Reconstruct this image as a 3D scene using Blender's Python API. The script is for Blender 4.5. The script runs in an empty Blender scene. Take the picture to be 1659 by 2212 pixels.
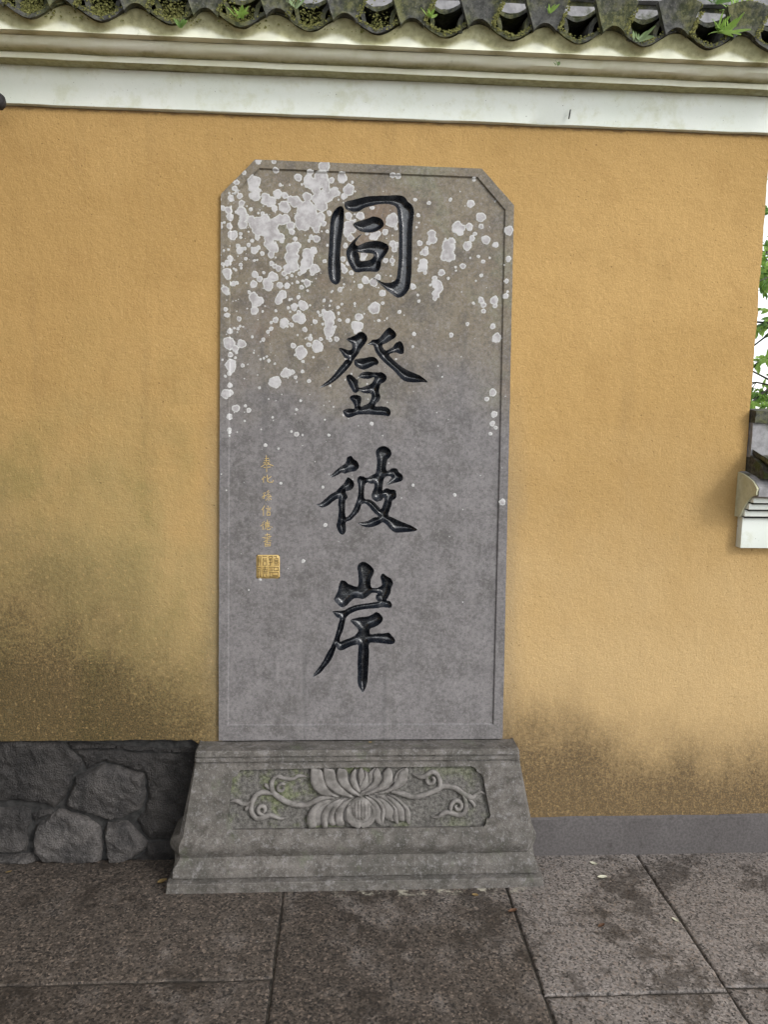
import bpy, bmesh, math, random
import numpy as np
from mathutils import Vector, Matrix, noise as mnoise
from mathutils.geometry import delaunay_2d_cdt
rnd = random.Random(7)
nrs = np.random.default_rng(11)
S = bpy.context.scene
COL = S.collection
PI = math.pi

# ------------------------------------------------------------------ camera
FOC = 1600.0                       # focal length in units of a 1659 x 2212 picture
YAW, PITCH, ROLL = (math.radians(a) for a in (3.22, 7.05, 0.94))
HC, DC = 1.5, 2.39                 # eye height, distance to the wall face (plane y = 0)
_cy, _sy, _cp, _sp = math.cos(YAW), math.sin(YAW), math.cos(PITCH), math.sin(PITCH)
FWD = Vector((_sy*_cp, _cy*_cp, -_sp))
_r0 = Vector((_cy, -_sy, 0)); _u0 = _r0.cross(FWD)
RGT = math.cos(ROLL)*_r0 + math.sin(ROLL)*_u0
UPV = -math.sin(ROLL)*_r0 + math.cos(ROLL)*_u0
EYE = Vector((0, -DC, HC))
cam = bpy.data.cameras.new('camera'); camo = bpy.data.objects.new('camera', cam); COL.objects.link(camo)
m = Matrix((RGT, UPV, -FWD)).transposed().to_4x4(); m.translation = EYE
camo.matrix_world = m
cam.sensor_fit = 'VERTICAL'; cam.sensor_height = 36.0; cam.lens = FOC*36.0/2212.0
cam.clip_start = 0.05; cam.clip_end = 2000
S.camera = camo

# ------------------------------------------------------------------ daylight
SUN_EL, SUN_AZ = math.radians(33), math.radians(132)   # compass-like: from front right of the wall
w = bpy.data.worlds.new('World'); S.world = w; w.use_nodes = True
nt = w.node_tree; nt.nodes.clear()
sky = nt.nodes.new('ShaderNodeTexSky'); sky.sky_type = 'NISHITA'; sky.sun_disc = False
sky.sun_elevation = SUN_EL; sky.sun_rotation = SUN_AZ
sky.air_density = 1.0; sky.dust_density = 1.0; sky.ozone_density = 1.0
hsv = nt.nodes.new('ShaderNodeHueSaturation'); hsv.inputs['Saturation'].default_value = 0.22
bg = nt.nodes.new('ShaderNodeBackground'); bg.inputs['Strength'].default_value = 0.15
ow = nt.nodes.new('ShaderNodeOutputWorld')
nt.links.new(sky.outputs[0], hsv.inputs['Color']); nt.links.new(hsv.outputs[0], bg.inputs[0]); nt.links.new(bg.outputs[0], ow.inputs[0])
sl = bpy.data.lights.new('sun', 'SUN'); sl.energy = 0.6; sl.angle = math.radians(12); sl.color = (1.0, 0.97, 0.93)
so = bpy.data.objects.new('sun', sl); COL.objects.link(so)
sd = Vector((math.sin(SUN_AZ)*math.cos(SUN_EL), math.cos(SUN_AZ)*math.cos(SUN_EL), math.sin(SUN_EL)))
so.rotation_euler = sd.to_track_quat('Z', 'Y').to_euler()
S.view_settings.view_transform = 'Standard'; S.view_settings.look = 'None'
S.view_settings.gamma = 1.0; S.view_settings.use_curve_mapping = False
S.view_settings.exposure = 1.28
S.render.engine = 'CYCLES'

# ------------------------------------------------------------------ tracing helpers (photo point -> point on a known plane)
def ray(u, v): return FWD + RGT*((u-829.5)/FOC) - UPV*((v-1106)/FOC)
def onY(u, v, y=0.0):
    d = ray(u, v); return EYE + d*((y+DC)/d.y)
def onZ(u, v, z=0.0):
    d = ray(u, v); return EYE + d*((z-HC)/d.z)
def onP(u, v, p, n):
    d = ray(u, v); return EYE + d*((p-EYE).dot(n)/d.dot(n))
def ZM(ox, oy, s):                 # photo-crop pixel -> 1659-wide picture coordinates
    return lambda q: ((ox+q[0]*s)/1.6902, (oy+q[1]*s)/1.6902)
def xz(pts, f=None, y=0.0):
    o = []
    for q in pts:
        if f: q = f(q)
        P = onY(q[0], q[1], y); o.append((P.x, P.z))
    return o

# ------------------------------------------------------------------ object helpers
def link(o, parent=None):
    COL.objects.link(o)
    if parent: o.parent = parent
    return o
def mesh(name, V, F, mat=None, parent=None, smooth=None, colors=None):
    me = bpy.data.meshes.new(name); me.from_pydata([tuple(v) for v in V], [], [tuple(f) for f in F])
    if mat: me.materials.append(mat)
    if smooth is not None:
        me.shade_smooth()
        if smooth < 179: me.set_sharp_from_angle(angle=math.radians(smooth))
    if colors is not None:
        a = me.color_attributes.new('tone', 'FLOAT_COLOR', 'POINT')
        c = np.ones((len(V), 4), np.float32); c[:, 0] = colors; c[:, 1] = colors; c[:, 2] = colors
        a.data.foreach_set('color', c.ravel())
    me.update()
    return link(bpy.data.objects.new(name, me), parent)
def fixn(o):
    bm = bmesh.new(); bm.from_mesh(o.data); bmesh.ops.recalc_face_normals(bm, faces=bm.faces); bm.to_mesh(o.data); bm.free(); return o
def tag(o, label, cat, group=None):
    o['label'] = label; o['category'] = cat
    if group: o['group'] = group
    return o
def thing(name, label, cat, loc=(0, 0, 0), group=None):
    o = bpy.data.objects.new(name, None); o.location = loc; o.empty_display_size = .1
    return tag(link(o), label, cat, group)
def catmull(P, n=4, closed=True):
    P = [Vector((p[0], p[1])) for p in P]; N = len(P); out = []
    for i in range(N if closed else N-1):
        p0 = P[(i-1) % N] if closed or i > 0 else P[0]*2-P[1]
        p1 = P[i]; p2 = P[(i+1) % N]
        p3 = P[(i+2) % N] if closed or i+2 < N else P[-1]*2-P[-2]
        t1 = max((p1-p0).length, 1e-9)**.5; t2 = t1+max((p2-p1).length, 1e-9)**.5; t3 = t2+max((p3-p2).length, 1e-9)**.5
        for k in range(n):
            t = t1+(t2-t1)*k/n
            A1 = p0*((t1-t)/t1)+p1*(t/t1); A2 = p1*((t2-t)/(t2-t1))+p2*((t-t1)/(t2-t1)); A3 = p2*((t3-t)/(t3-t2))+p3*((t-t2)/(t3-t2))
            B1 = A1*((t2-t)/t2)+A2*(t/t2); B2 = A2*((t3-t)/(t3-t1))+A3*((t-t1)/(t3-t1))
            C = B1*((t2-t)/(t2-t1))+B2*((t-t1)/(t2-t1)); out.append((C.x, C.y))
    if not closed: out.append((P[-1].x, P[-1].y))
    return out
def inpoly(X, Y, poly):
    poly = np.asarray(poly); ins = np.zeros(X.shape, bool); j = len(poly)-1
    for i in range(len(poly)):
        xi, yi = poly[i]; xj, yj = poly[j]
        if yi != yj:
            c = ((yi > Y) != (yj > Y)) & (X < (xj-xi)*(Y-yi)/(yj-yi)+xi); ins ^= c
        j = i
    return ins
def dist(X, Y, loops):
    d = np.full(X.shape, 1e9)
    for L in loops:
        L = np.asarray(L); M = np.roll(L, -1, 0)
        for (ax, ay), (bx, by) in zip(L, M):
            dx, dy = bx-ax, by-ay; l2 = dx*dx+dy*dy
            if l2 < 1e-16: continue
            t = np.clip(((X-ax)*dx+(Y-ay)*dy)/l2, 0, 1)
            d = np.minimum(d, np.hypot(X-ax-t*dx, Y-ay-t*dy))
    return d
def resample(L, step):
    out = []
    for i in range(len(L)):
        a = L[i]; b = L[(i+1) % len(L)]; l = math.hypot(b[0]-a[0], b[1]-a[1]); n = max(1, int(l/step))
        for k in range(n): out.append((a[0]+(b[0]-a[0])*k/n, a[1]+(b[1]-a[1])*k/n))
    return out
def cdt(loops, inner=None):
    pts = []; edges = []
    for L in loops:
        s = len(pts); n = len(L); pts += [Vector(p) for p in L]; edges += [(s+i, s+(i+1) % n) for i in range(n)]
    if inner is not None: pts += [Vector(p) for p in inner]
    v, e, f, _, _, _ = delaunay_2d_cdt(pts, edges, [], 0, 1e-7, False)
    v = np.array([(p.x, p.y) for p in v]); f = np.array([list(t) for t in f])
    c = v[f].mean(1); ok = inpoly(c[:, 0], c[:, 1], loops[0])
    for L in loops[1:]: ok &= ~inpoly(c[:, 0], c[:, 1], L)
    return v, f[ok]
def relief(name, loops, frame, hfun, spacing, mat, parent, skirt=None, smooth=180, jitter=.25, flip=False):
    """Surface over a traced outline: height is a function of the distance to the outline."""
    A = np.array(loops[0]); lo = A.min(0); hi = A.max(0)
    gx, gy = np.meshgrid(np.arange(lo[0], hi[0]+spacing, spacing), np.arange(lo[1], hi[1]+spacing, spacing))
    gx = gx.copy(); gx[1::2] += spacing/2
    gx = (gx+nrs.uniform(-1, 1, gx.shape)*spacing*jitter).ravel(); gy = (gy+nrs.uniform(-1, 1, gy.shape)*spacing*jitter).ravel()
    ok = inpoly(gx, gy, loops[0])
    for L in loops[1:]: ok &= ~inpoly(gx, gy, L)
    gx, gy = gx[ok], gy[ok]
    if len(gx):
        d = dist(gx, gy, loops); k = d > spacing*.45; gx, gy = gx[k], gy[k]
    v, f = cdt(loops, list(zip(gx, gy)))
    d = dist(v[:, 0], v[:, 1], loops); d[d < 1e-6] = 0
    h = hfun(v[:, 0], v[:, 1], d)
    V = [frame(a, b, c) for (a, b), c in zip(v, h)]; F = [list(t) for t in f]
    if skirt is not None:
        ec = {}
        for t in F:
            for i in range(3):
                e = (t[i], t[(i+1) % 3]); ec[e] = 1
        mp = {}
        for (a, b) in list(ec):
            if (b, a) in ec: continue
            for q in (a, b):
                if q not in mp: mp[q] = len(V); V.append(frame(v[q][0], v[q][1], skirt))
            F.append([b, a, mp[a], mp[b]])
    return fixn_front(mesh(name, V, F, mat, parent, smooth))
def fixn_front(o):
    # face every sheet towards the visitor side (-y)
    bm = bmesh.new(); bm.from_mesh(o.data); bmesh.ops.recalc_face_normals(bm, faces=bm.faces)
    s = sum(f.normal.y*f.calc_area() for f in bm.faces)
    if s > 0: bmesh.ops.reverse_faces(bm, faces=bm.faces)
    bm.to_mesh(o.data); bm.free(); return o
def box(x0, x1, y0, y1, z0, z1, V, F):
    s = len(V); V += [(x, y, z) for z in (z0, z1) for y in (y0, y1) for x in (x0, x1)]
    F += [[s+i for i in q] for q in ((0, 2, 3, 1), (4, 5, 7, 6), (0, 1, 5, 4), (2, 6, 7, 3), (0, 4, 6, 2), (1, 3, 7, 5))]
def bevel(o, wd=.004, seg=2):
    bm = bmesh.new(); bm.from_mesh(o.data)
    bmesh.ops.recalc_face_normals(bm, faces=bm.faces)
    bmesh.ops.bevel(bm, geom=bm.edges[:], offset=wd, segments=seg, affect='EDGES', profile=.6)
    bm.to_mesh(o.data); bm.free(); o.data.shade_smooth(); o.data.set_sharp_from_angle(angle=math.radians(40)); return o
def nz(x, y, z=0., sc=1.): return mnoise.noise(Vector((x*sc, y*sc, z*sc)))
def extrude_profile(name, prof, x0, x1, mat, parent, step=.05, amp=.0, smooth=35, caps=True):
    """prof: list of (depth, z) from bottom back to top; swept along x with slight hand-made waviness."""
    n = max(2, int((x1-x0)/step)); V = []; F = []; k = len(prof)
    for i in range(n+1):
        x = x0+(x1-x0)*i/n
        for j, (d, z) in enumerate(prof):
            V.append((x, -d+amp*nz(x*9, j*3.1), z+amp*nz(x*9, j*3.1+50)))
    for i in range(n):
        for j in range(k-1): F.append((i*k+j, (i+1)*k+j, (i+1)*k+j+1, i*k+j+1))
    if caps: F.append(tuple(range(k))); F.append(tuple(n*k+j for j in reversed(range(k))))
    return fixn(mesh(name, V, F, mat, parent, smooth))
def ribbon(polys, wd, frame, h0, name, mat, parent, hs=None):
    V = []; F = []
    for P in polys:
        P = [Vector(p) for p in P]
        if len(P) < 2: continue
        s = len(V); n = len(P)
        for i, p in enumerate(P):
            t = (P[min(i+1, n-1)]-P[max(i-1, 0)]); t = t.normalized() if t.length else Vector((1, 0)); q = Vector((-t.y, t.x))
            wv = wd/2*(0.75 if i in (0, n-1) else 1)
            for a, b in ((-1, 0), (-.6, 1), (.6, 1), (1, 0)): V.append(frame(p.x+q.x*wv*a, p.y+q.y*wv*a, h0*b))
        for i in range(n-1):
            for j in range(3): F.append((s+i*4+j, s+i*4+j+1, s+i*4+5+j, s+i*4+4+j))
        F.append((s, s+3, s+2, s+1)); F.append((s+n*4-4, s+n*4-3, s+n*4-2, s+n*4-1))
    return fixn(mesh(name, V, F, mat, parent))
def sweep(P, W, H, frame, name, mat, parent, base=0., prof=((-1, 0), (-.96, .62), (-.62, .93), (0, 1), (.62, .93), (.96, .62), (1, 0))):
    """Carved stem: a rounded ridge along P with width W(t) and height H(t)."""
    P = [Vector(p) for p in catmull(P, 6, False)]; n = len(P); k = len(prof); V = []; F = []
    for i, p in enumerate(P):
        t = (P[min(i+1, n-1)]-P[max(i-1, 0)]).normalized(); q = Vector((-t.y, t.x)); u = i/(n-1)
        for a, b in prof: V.append(frame(p.x+q.x*W(u)/2*a, p.y+q.y*W(u)/2*a, base+H(u)*b))
    for i in range(n-1):
        for j in range(k-1): F.append((i*k+j, i*k+j+1, (i+1)*k+j+1, (i+1)*k+j))
    F.append(tuple(range(k))); F.append(tuple((n-1)*k+j for j in reversed(range(k))))
    return fixn_front(mesh(name, V, F, mat, parent, 60))

# ------------------------------------------------------------------ materials
class M:
    def __init__(s, name):
        s.m = bpy.data.materials.new(name); s.m.use_nodes = True; s.t = s.m.node_tree; s.t.nodes.clear()
        s.out = s.n('ShaderNodeOutputMaterial'); s.b = s.n('ShaderNodeBsdfPrincipled'); s.t.links.new(s.b.outputs[0], s.out.inputs[0])
        s.P = s.n('ShaderNodeTexCoord').outputs['Object']; s.geo = s.n('ShaderNodeNewGeometry')
        s.W = s.geo.outputs['Position']
        sp = s.n('ShaderNodeSeparateXYZ'); s.t.links.new(s.W, sp.inputs[0]); s.x, s.y, s.z = sp.outputs
    def n(s, ty, **k):
        nd = s.t.nodes.new(ty)
        for a, b in k.items(): setattr(nd, a, b)
        return nd
    def put(s, sock, v):
        if isinstance(v, (int, float)): sock.default_value = v
        elif isinstance(v, tuple): sock.default_value = (*v, 1) if len(v) == 3 and sock.type == 'RGBA' else v
        else: s.t.links.new(v, sock)
    def noise(s, sc, det=4, rough=.55, vec=None, off=None, dist=0):
        v = vec or s.W
        if off:
            mp = s.n('ShaderNodeMapping'); s.t.links.new(v, mp.inputs[0])
            mp.inputs['Scale'].default_value = off; v = mp.outputs[0]
        nd = s.n('ShaderNodeTexNoise'); s.t.links.new(v, nd.inputs['Vector'])
        nd.inputs['Scale'].default_value = sc; nd.inputs['Detail'].default_value = det; nd.inputs['Roughness'].default_value = rough
        nd.inputs['Distortion'].default_value = dist
        return nd.outputs['Fac']
    def vor(s, sc, feat='F1', out='Distance', rand=1.):
        nd = s.n('ShaderNodeTexVoronoi', feature=feat); s.t.links.new(s.W, nd.inputs['Vector']); nd.inputs['Scale'].default_value = sc
        nd.inputs['Randomness'].default_value = rand
        return nd.outputs[out]
    def ma(s, op, a, b=0., c=None):
        nd = s.n('ShaderNodeMath', operation=op); s.put(nd.inputs[0], a); s.put(nd.inputs[1], b)
        if c is not None: s.put(nd.inputs[2], c)
        return nd.outputs[0]
    def mr(s, v, a, b, c=0., d=1.):
        nd = s.n('ShaderNodeMapRange', interpolation_type='SMOOTHSTEP'); s.put(nd.inputs[0], v)
        for i, q in enumerate((a, b, c, d)): s.put(nd.inputs[i+1], q)
        return nd.outputs[0]
    def mix(s, f, a, b, bl='MIX'):
        nd = s.n('ShaderNodeMix', data_type='RGBA', blend_type=bl); s.put(nd.inputs[0], f); s.put(nd.inputs[6], a); s.put(nd.inputs[7], b)
        return nd.outputs[2]
    def mul(s, a, b): return s.ma('MULTIPLY', a, b)
    def bump(s, h, st=.3, di=.002, nrm=None):
        nd = s.n('ShaderNodeBump'); s.put(nd.inputs['Height'], h); nd.inputs['Strength'].default_value = st; nd.inputs['Distance'].default_value = di
        if nrm: s.t.links.new(nrm, nd.inputs['Normal'])
        return nd.outputs[0]
    def done(s, col, rough=.85, nrm=None, spec=.3, **k):
        s.put(s.b.inputs['Base Color'], col); s.put(s.b.inputs['Roughness'], rough); s.b.inputs['Specular IOR Level'].default_value = spec
        if nrm is not None: s.t.links.new(nrm, s.b.inputs['Normal'])
        for a, v in k.items(): s.put(s.b.inputs[a.replace('_', ' ')], v)
        return s.m

def mat_plaster():
    s = M('ochre_stucco')
    n1 = s.noise(1.3, 4, .6); n2 = s.noise(9, 5, .6); n3 = s.noise(190, 3, .6); n4 = s.noise(55, 5, .65); nb = s.noise(3.2, 5, .62)
    c = s.mix(s.mr(n1, .35, .65), (.385, .245, .092), (.47, .305, .122))
    c = s.mix(s.mul(s.mr(s.noise(2.6, 6, .66), .48, .68), .38), c, (.30, .19, .07))
    c = s.mix(s.mul(s.mr(n2, .45, .75), .35), c, (.33, .20, .075))
    c = s.mix(s.mul(s.mr(s.noise(9, 5, .65, off=(1, 1, .12)), .56, .72), .22), c, (.22, .15, .07))
    # pale washed plaster towards the foot, right of the tablet
    pale = s.mul(s.mr(s.ma('ADD', s.z, s.mul(nb, .9)), 2.1, 1.0), .75)
    c = s.mix(pale, c, (.50, .365, .19))
    # green algae, lower left
    mx = s.mr(s.ma('ADD', s.x, s.mul(nb, .6)), .18, -.35)
    mz = s.mr(s.ma('ADD', s.z, s.mul(nb, 1.0)), 2.35, 1.35)
    na = s.noise(2.4, 6, .65)
    alg = s.mul(s.mul(mx, mz), s.mr(na, .28, .58, .35, 1.))
    c = s.mix(s.mul(alg, .72), c, (.215, .19, .080))
    g2 = s.mul(s.mul(mx, s.mr(s.noise(3.3, 5, .6, off=(1, 1, .55)), .50, .68)), mz)
    c = s.mix(s.mul(g2, .7), c, (.125, .135, .045))
    # grey bloom along the tablet's edges
    ax = s.ma('ABSOLUTE', s.ma('SUBTRACT', s.x, .075))
    edge = s.mul(s.mr(s.ma('ADD', ax, s.mul(s.noise(7, 5, .65, off=(1, 1, .35)), .10)), .60, .52), s.mr(s.z, 1.75, 1.2))
    c = s.mix(s.mul(edge, .42), c, (.20, .175, .125))
    # black grime with ragged upper edge
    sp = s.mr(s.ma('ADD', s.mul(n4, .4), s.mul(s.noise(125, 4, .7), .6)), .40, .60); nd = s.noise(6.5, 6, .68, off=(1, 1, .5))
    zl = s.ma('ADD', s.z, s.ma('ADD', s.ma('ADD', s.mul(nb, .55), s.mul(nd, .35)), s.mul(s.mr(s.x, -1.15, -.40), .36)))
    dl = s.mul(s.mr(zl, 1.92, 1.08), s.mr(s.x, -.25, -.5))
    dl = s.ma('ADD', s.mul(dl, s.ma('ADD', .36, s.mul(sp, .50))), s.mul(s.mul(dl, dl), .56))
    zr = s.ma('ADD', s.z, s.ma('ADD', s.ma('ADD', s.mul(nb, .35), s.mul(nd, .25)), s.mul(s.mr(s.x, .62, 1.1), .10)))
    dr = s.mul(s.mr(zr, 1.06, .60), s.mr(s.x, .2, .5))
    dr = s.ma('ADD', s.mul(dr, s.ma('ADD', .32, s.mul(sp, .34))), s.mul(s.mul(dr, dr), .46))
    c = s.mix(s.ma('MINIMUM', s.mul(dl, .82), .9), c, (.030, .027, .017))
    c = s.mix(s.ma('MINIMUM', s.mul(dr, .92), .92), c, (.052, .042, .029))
    # isolated dark scuffs
    sc_ = s.mul(s.mr(s.noise(5.2, 3, .6, off=(1, 1, .6)), .67, .74), s.mr(n4, .5, .62))
    c = s.mix(s.mul(sc_, .4), c, (.16, .14, .08))
    # grain, pits
    pit = s.mr(s.noise(120, 2, .5), .66, .74)
    c = s.mix(s.mul(pit, .6), c, (.10, .062, .03))
    c = s.mix(s.mul(s.mr(n3, .35, .65), .30), c, (.27, .16, .055))
    c = s.mix(s.mul(s.mr(s.noise(85, 3, .6), .56, .70), .30), c, (.56, .38, .17))
    # crumbly brown line right under the frieze
    tl = s.mr(s.ma('ADD', s.z, s.mul(s.noise(30, 3), .02)), 2.409, 2.417)
    c = s.mix(s.mul(tl, .7), c, (.13, .085, .05))
    h = s.ma('ADD', s.ma('ADD', s.ma('ADD', s.mul(n4, 1.1), s.mul(n3, .7)), s.mul(s.noise(16, 4, .6, off=(1, 1, .6)), 1.5)), s.mul(pit, -1.2))
    nr = s.bump(h, .52, .0055)
    return s.done(c, .92, nr, .15)
def mat_white():
    s = M('limewash')
    n1 = s.noise(4, 5, .6); n2 = s.noise(45, 4, .6); n3 = s.noise(16, 6, .7)
    c = s.mix(s.mr(n1, .3, .7), (.69, .735, .67), (.745, .775, .735))
    c = s.mix(s.mul(s.mr(n3, .46, .70), .55), c, (.53, .555, .40))
    c = s.mix(s.mul(s.mr(s.noise(70, 4, .7), .62, .75), .35), c, (.36, .37, .29))
    c = s.mix(s.mr(s.noise(150, 1), .77, .8), c, (.25, .25, .22))
    lf = s.mul(s.mr(s.ma('ADD', s.x, s.mul(n1, .6)), .1, -1.0), .35)  # weaker light at the left put into the limewash colour
    c = s.mix(lf, c, (.50, .52, .40))
    return s.done(c, .9, s.bump(n2, .25, .002), .2)
def mat_cornice():
    # limewash with olive algae on undersides and creeping up the mouldings
    s = M('algae_limewash')
    n1 = s.noise(5, 5, .65); n2 = s.noise(60, 4, .65); n3 = s.noise(13, 6, .7)
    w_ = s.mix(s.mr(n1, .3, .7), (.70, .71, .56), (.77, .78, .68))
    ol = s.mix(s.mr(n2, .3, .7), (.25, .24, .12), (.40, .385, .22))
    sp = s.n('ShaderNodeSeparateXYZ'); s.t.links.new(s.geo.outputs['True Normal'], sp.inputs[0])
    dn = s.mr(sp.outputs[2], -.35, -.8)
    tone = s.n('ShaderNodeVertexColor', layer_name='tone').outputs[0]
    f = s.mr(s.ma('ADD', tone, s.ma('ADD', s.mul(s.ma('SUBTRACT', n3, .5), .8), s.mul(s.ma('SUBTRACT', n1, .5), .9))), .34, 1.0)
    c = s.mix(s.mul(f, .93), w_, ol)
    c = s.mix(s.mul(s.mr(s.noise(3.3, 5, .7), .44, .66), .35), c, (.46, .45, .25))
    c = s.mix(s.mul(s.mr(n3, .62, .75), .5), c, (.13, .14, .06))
    return s.done(c, .92, s.bump(s.ma('ADD', n2, s.mul(n3, .6)), .35, .003), .15)
def mat_stele():
    s = M('tablet_stone')
    n1 = s.noise(2.2, 5, .6); n2 = s.noise(14, 6, .68); n3 = s.noise(110, 3, .6); n4 = s.noise(260, 2, .6); n5 = s.noise(5.5, 6, .65)
    gr = s.mix(s.mr(n2, .3, .7), (.135, .127, .128), (.195, .184, .185))
    br = s.mix(s.mr(n2, .3, .7), (.145, .118, .080), (.21, .180, .130))
    f = s.mr(s.ma('ADD', s.z, s.mul(s.ma('SUBTRACT', n1, .5), .9)), 1.45, 1.85)
    c = s.mix(f, gr, br)
    c = s.mix(s.mul(s.mul(f, s.mr(n5, .53, .68)), .55), c, (.19, .205, .135))
    c = s.mix(s.mul(s.mul(f, s.mr(s.noise(4.1, 4, .6), .55, .7)), .5), c, (.16, .095, .065))
    c = s.mix(s.mul(s.mr(s.noise(7.7, 6, .72), .46, .66), .58), c, (.074, .069, .064))
    n6 = s.noise(105, 5, .72)
    c = s.mix(s.mul(s.mr(n6, .50, .64), .45), c, (.062, .059, .058))
    c = s.mix(s.mul(s.mr(n6, .50, .36), .38), c, (.26, .248, .246))
    c = s.mix(s.mul(s.mr(n3, .56, .72), .35), c, (.30, .285, .28))
    c = s.mix(s.mul(s.mr(n4, .55, .7), .5), c, (.085, .08, .075))
    # rain streaks
    st = s.mr(s.noise(22, 4, .6, off=(1, 1, .045)), .6, .72)
    c = s.mix(s.mul(st, .30), c, (.085, .083, .083))
    c = s.mix(s.mul(s.mr(s.noise(15, 4, .6, off=(1.3, 1, .06)), .57, .70), .12), c, (.25, .235, .23))
    return s.done(c, s.mr(n2, .3, .7, .62, .8), s.bump(s.ma('ADD', n3, s.mul(n4, .7)), .22, .0018), .35)
def mat_pedestal():
    s = M('pedestal_stone')
    n1 = s.noise(4.5, 5, .65); n2 = s.noise(22, 6, .72); n3 = s.noise(140, 3, .6); n4 = s.noise(300, 2, .6); n5 = s.noise(48, 5, .7)
    c = s.mix(s.mr(n2, .32, .66), (.062, .056, .048), (.152, .139, .126))
    c = s.mix(s.mul(s.mr(n1, .45, .68), .62), c, (.058, .056, .048))
    c = s.mix(s.mul(s.mr(n5, .52, .68), .6), c, (.225, .215, .212))
    c = s.mix(s.mul(s.mr(n3, .54, .7), .4), c, (.27, .26, .25))
    c = s.mix(s.mul(s.mr(n4, .52, .68), .5), c, (.045, .044, .042))
    c = s.mix(s.mul(s.mr(s.noise(13, 5, .65), .57, .72), .45), c, (.095, .108, .068))
    return s.done(c, .82, s.bump(s.ma('ADD', s.mul(n2, 1.2), s.ma('ADD', n3, n5)), .45, .0035), .3)
def mat_panelfloor():
    s = M('mossy_pecked_stone')
    n1 = s.noise(9, 5, .68); n2 = s.noise(95, 4, .7); n3 = s.noise(230, 2, .6)
    c = s.mix(s.mr(n2, .3, .7), (.060, .057, .052), (.160, .152, .140))
    ms = s.mul(s.mr(n1, .47, .64), s.mr(s.x, .42, -.05, .45, 1.))
    c = s.mix(s.mul(ms, .62), c, s.mix(s.mr(n2, .35, .65), (.075, .095, .028), (.20, .225, .11)))
    return s.done(c, .92, s.bump(s.ma('ADD', n2, s.mul(n3, .5)), .7, .006), .15)
def mat_inkblack():
    s = M('black_gloss_paint')
    n = s.noise(160, 4, .65); n2 = s.noise(25, 4, .6)
    c = s.mix(s.mr(n2, .4, .7), (.0045, .006, .0095), (.013, .016, .022))
    c = s.mix(s.mul(s.mr(n, .60, .72), .45), c, (.075, .073, .07))
    return s.done(c, s.mr(s.noise(75, 5, .7), .4, .68, .12, .34), s.bump(s.ma('ADD', n, s.mul(n2, 1.5)), .4, .003), .85)
def mat_simple(name, a, b, sc=60, rough=.85, bst=.3, bd=.002, sc2=None, c3=None, lo=.58, hi=.7, spec=.3):
    s = M(name); n = s.noise(sc, 5, .65)
    c = s.mix(s.mr(n, .32, .68), a, b)
    if c3: c = s.mix(s.mr(s.noise(sc2, 5, .65), lo, hi), c, c3)
    return s.done(c, rough, s.bump(n, bst, bd), spec)
def mat_granite():
    s = M('granite_paving')
    n1 = s.noise(2.1, 5, .62); n2 = s.noise(8, 6, .70); g2 = s.noise(330, 2, .6); g3 = s.noise(120, 4, .75); n7 = s.noise(30, 5, .75)
    sp = s.n('ShaderNodeSeparateColor'); s.t.links.new(s.vor(165, 'F1', 'Color'), sp.inputs[0])
    s2 = s.n('ShaderNodeSeparateColor'); s.t.links.new(s.vor(290, 'F1', 'Color'), s2.inputs[0])
    gr = s.ma('ADD', s.mul(sp.outputs[0], .6), s.mul(s2.outputs[0], .4))
    dark = s.mix(gr, (.016, .012, .0095), (.112, .092, .075))
    lite = s.mix(gr, (.060, .053, .048), (.33, .295, .27))
    oi = s.n('ShaderNodeObjectInfo'); oc = s.n('ShaderNodeSeparateColor'); s.t.links.new(oi.outputs['Color'], oc.inputs[0])
    wear_light = s.mr(s.ma('ADD', s.ma('ADD', s.mul(n1, .85), s.mul(n2, .5)), s.ma('ADD', s.mul(s.x, .07), s.ma('SUBTRACT', oc.outputs[0], .12))), .55, .84)  # patchy wear plus left-to-right light falloff put into the colour
    wear_light = s.ma('MINIMUM', s.ma('ADD', wear_light, s.mul(s.mr(s.noise(5.5, 6, .75), .56, .68), .45)), 1.)
    c = s.mix(s.mul(wear_light, .88), dark, lite)
    c = s.mix(s.mul(s.mr(n7, .56, .70), .35), c, (.21, .175, .145))
    c = s.mix(s.mul(s.mr(sp.outputs[1], .86, .93), .45), c, (.25, .195, .155))
    c = s.mix(s.mul(s.mr(sp.outputs[2], .80, .90), .75), c, (.012, .011, .010))
    c = s.mix(s.mul(s.mr(g3, .58, .70), .35), c, (.25, .21, .175))
    c = s.mix(s.mul(s.mr(s.noise(14, 4, .7), .69, .75), .6), c, (.30, .275, .25))
    # damp blotches with their own outline
    damp = s.mul(s.mr(s.noise(3.0, 6, .72), .52, .58), s.mr(s.noise(15, 5, .72), .34, .52))
    c = s.mix(s.mul(damp, .62), c, (.026, .021, .017))
    # pale lime spill in front of the pedestal
    sl = s.mul(s.mr(s.ma('ABSOLUTE', s.ma('ADD', s.y, .192)), .022, .006), s.mr(s.noise(16, 5, .7), .50, .60))
    sl = s.mul(sl, s.mr(s.ma('ABSOLUTE', s.ma('SUBTRACT', s.x, .30)), .36, .22))
    c = s.mix(s.mul(sl, .8), c, (.40, .375, .30))
    h = s.ma('ADD', s.mul(gr, 1.0), s.ma('ADD', g3, s.mul(n2, 1.5)))
    return s.done(c, s.ma('SUBTRACT', s.mr(n2, .3, .7, .60, .85), s.mul(damp, .18)), s.bump(h, .6, .0035), .35)
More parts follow.
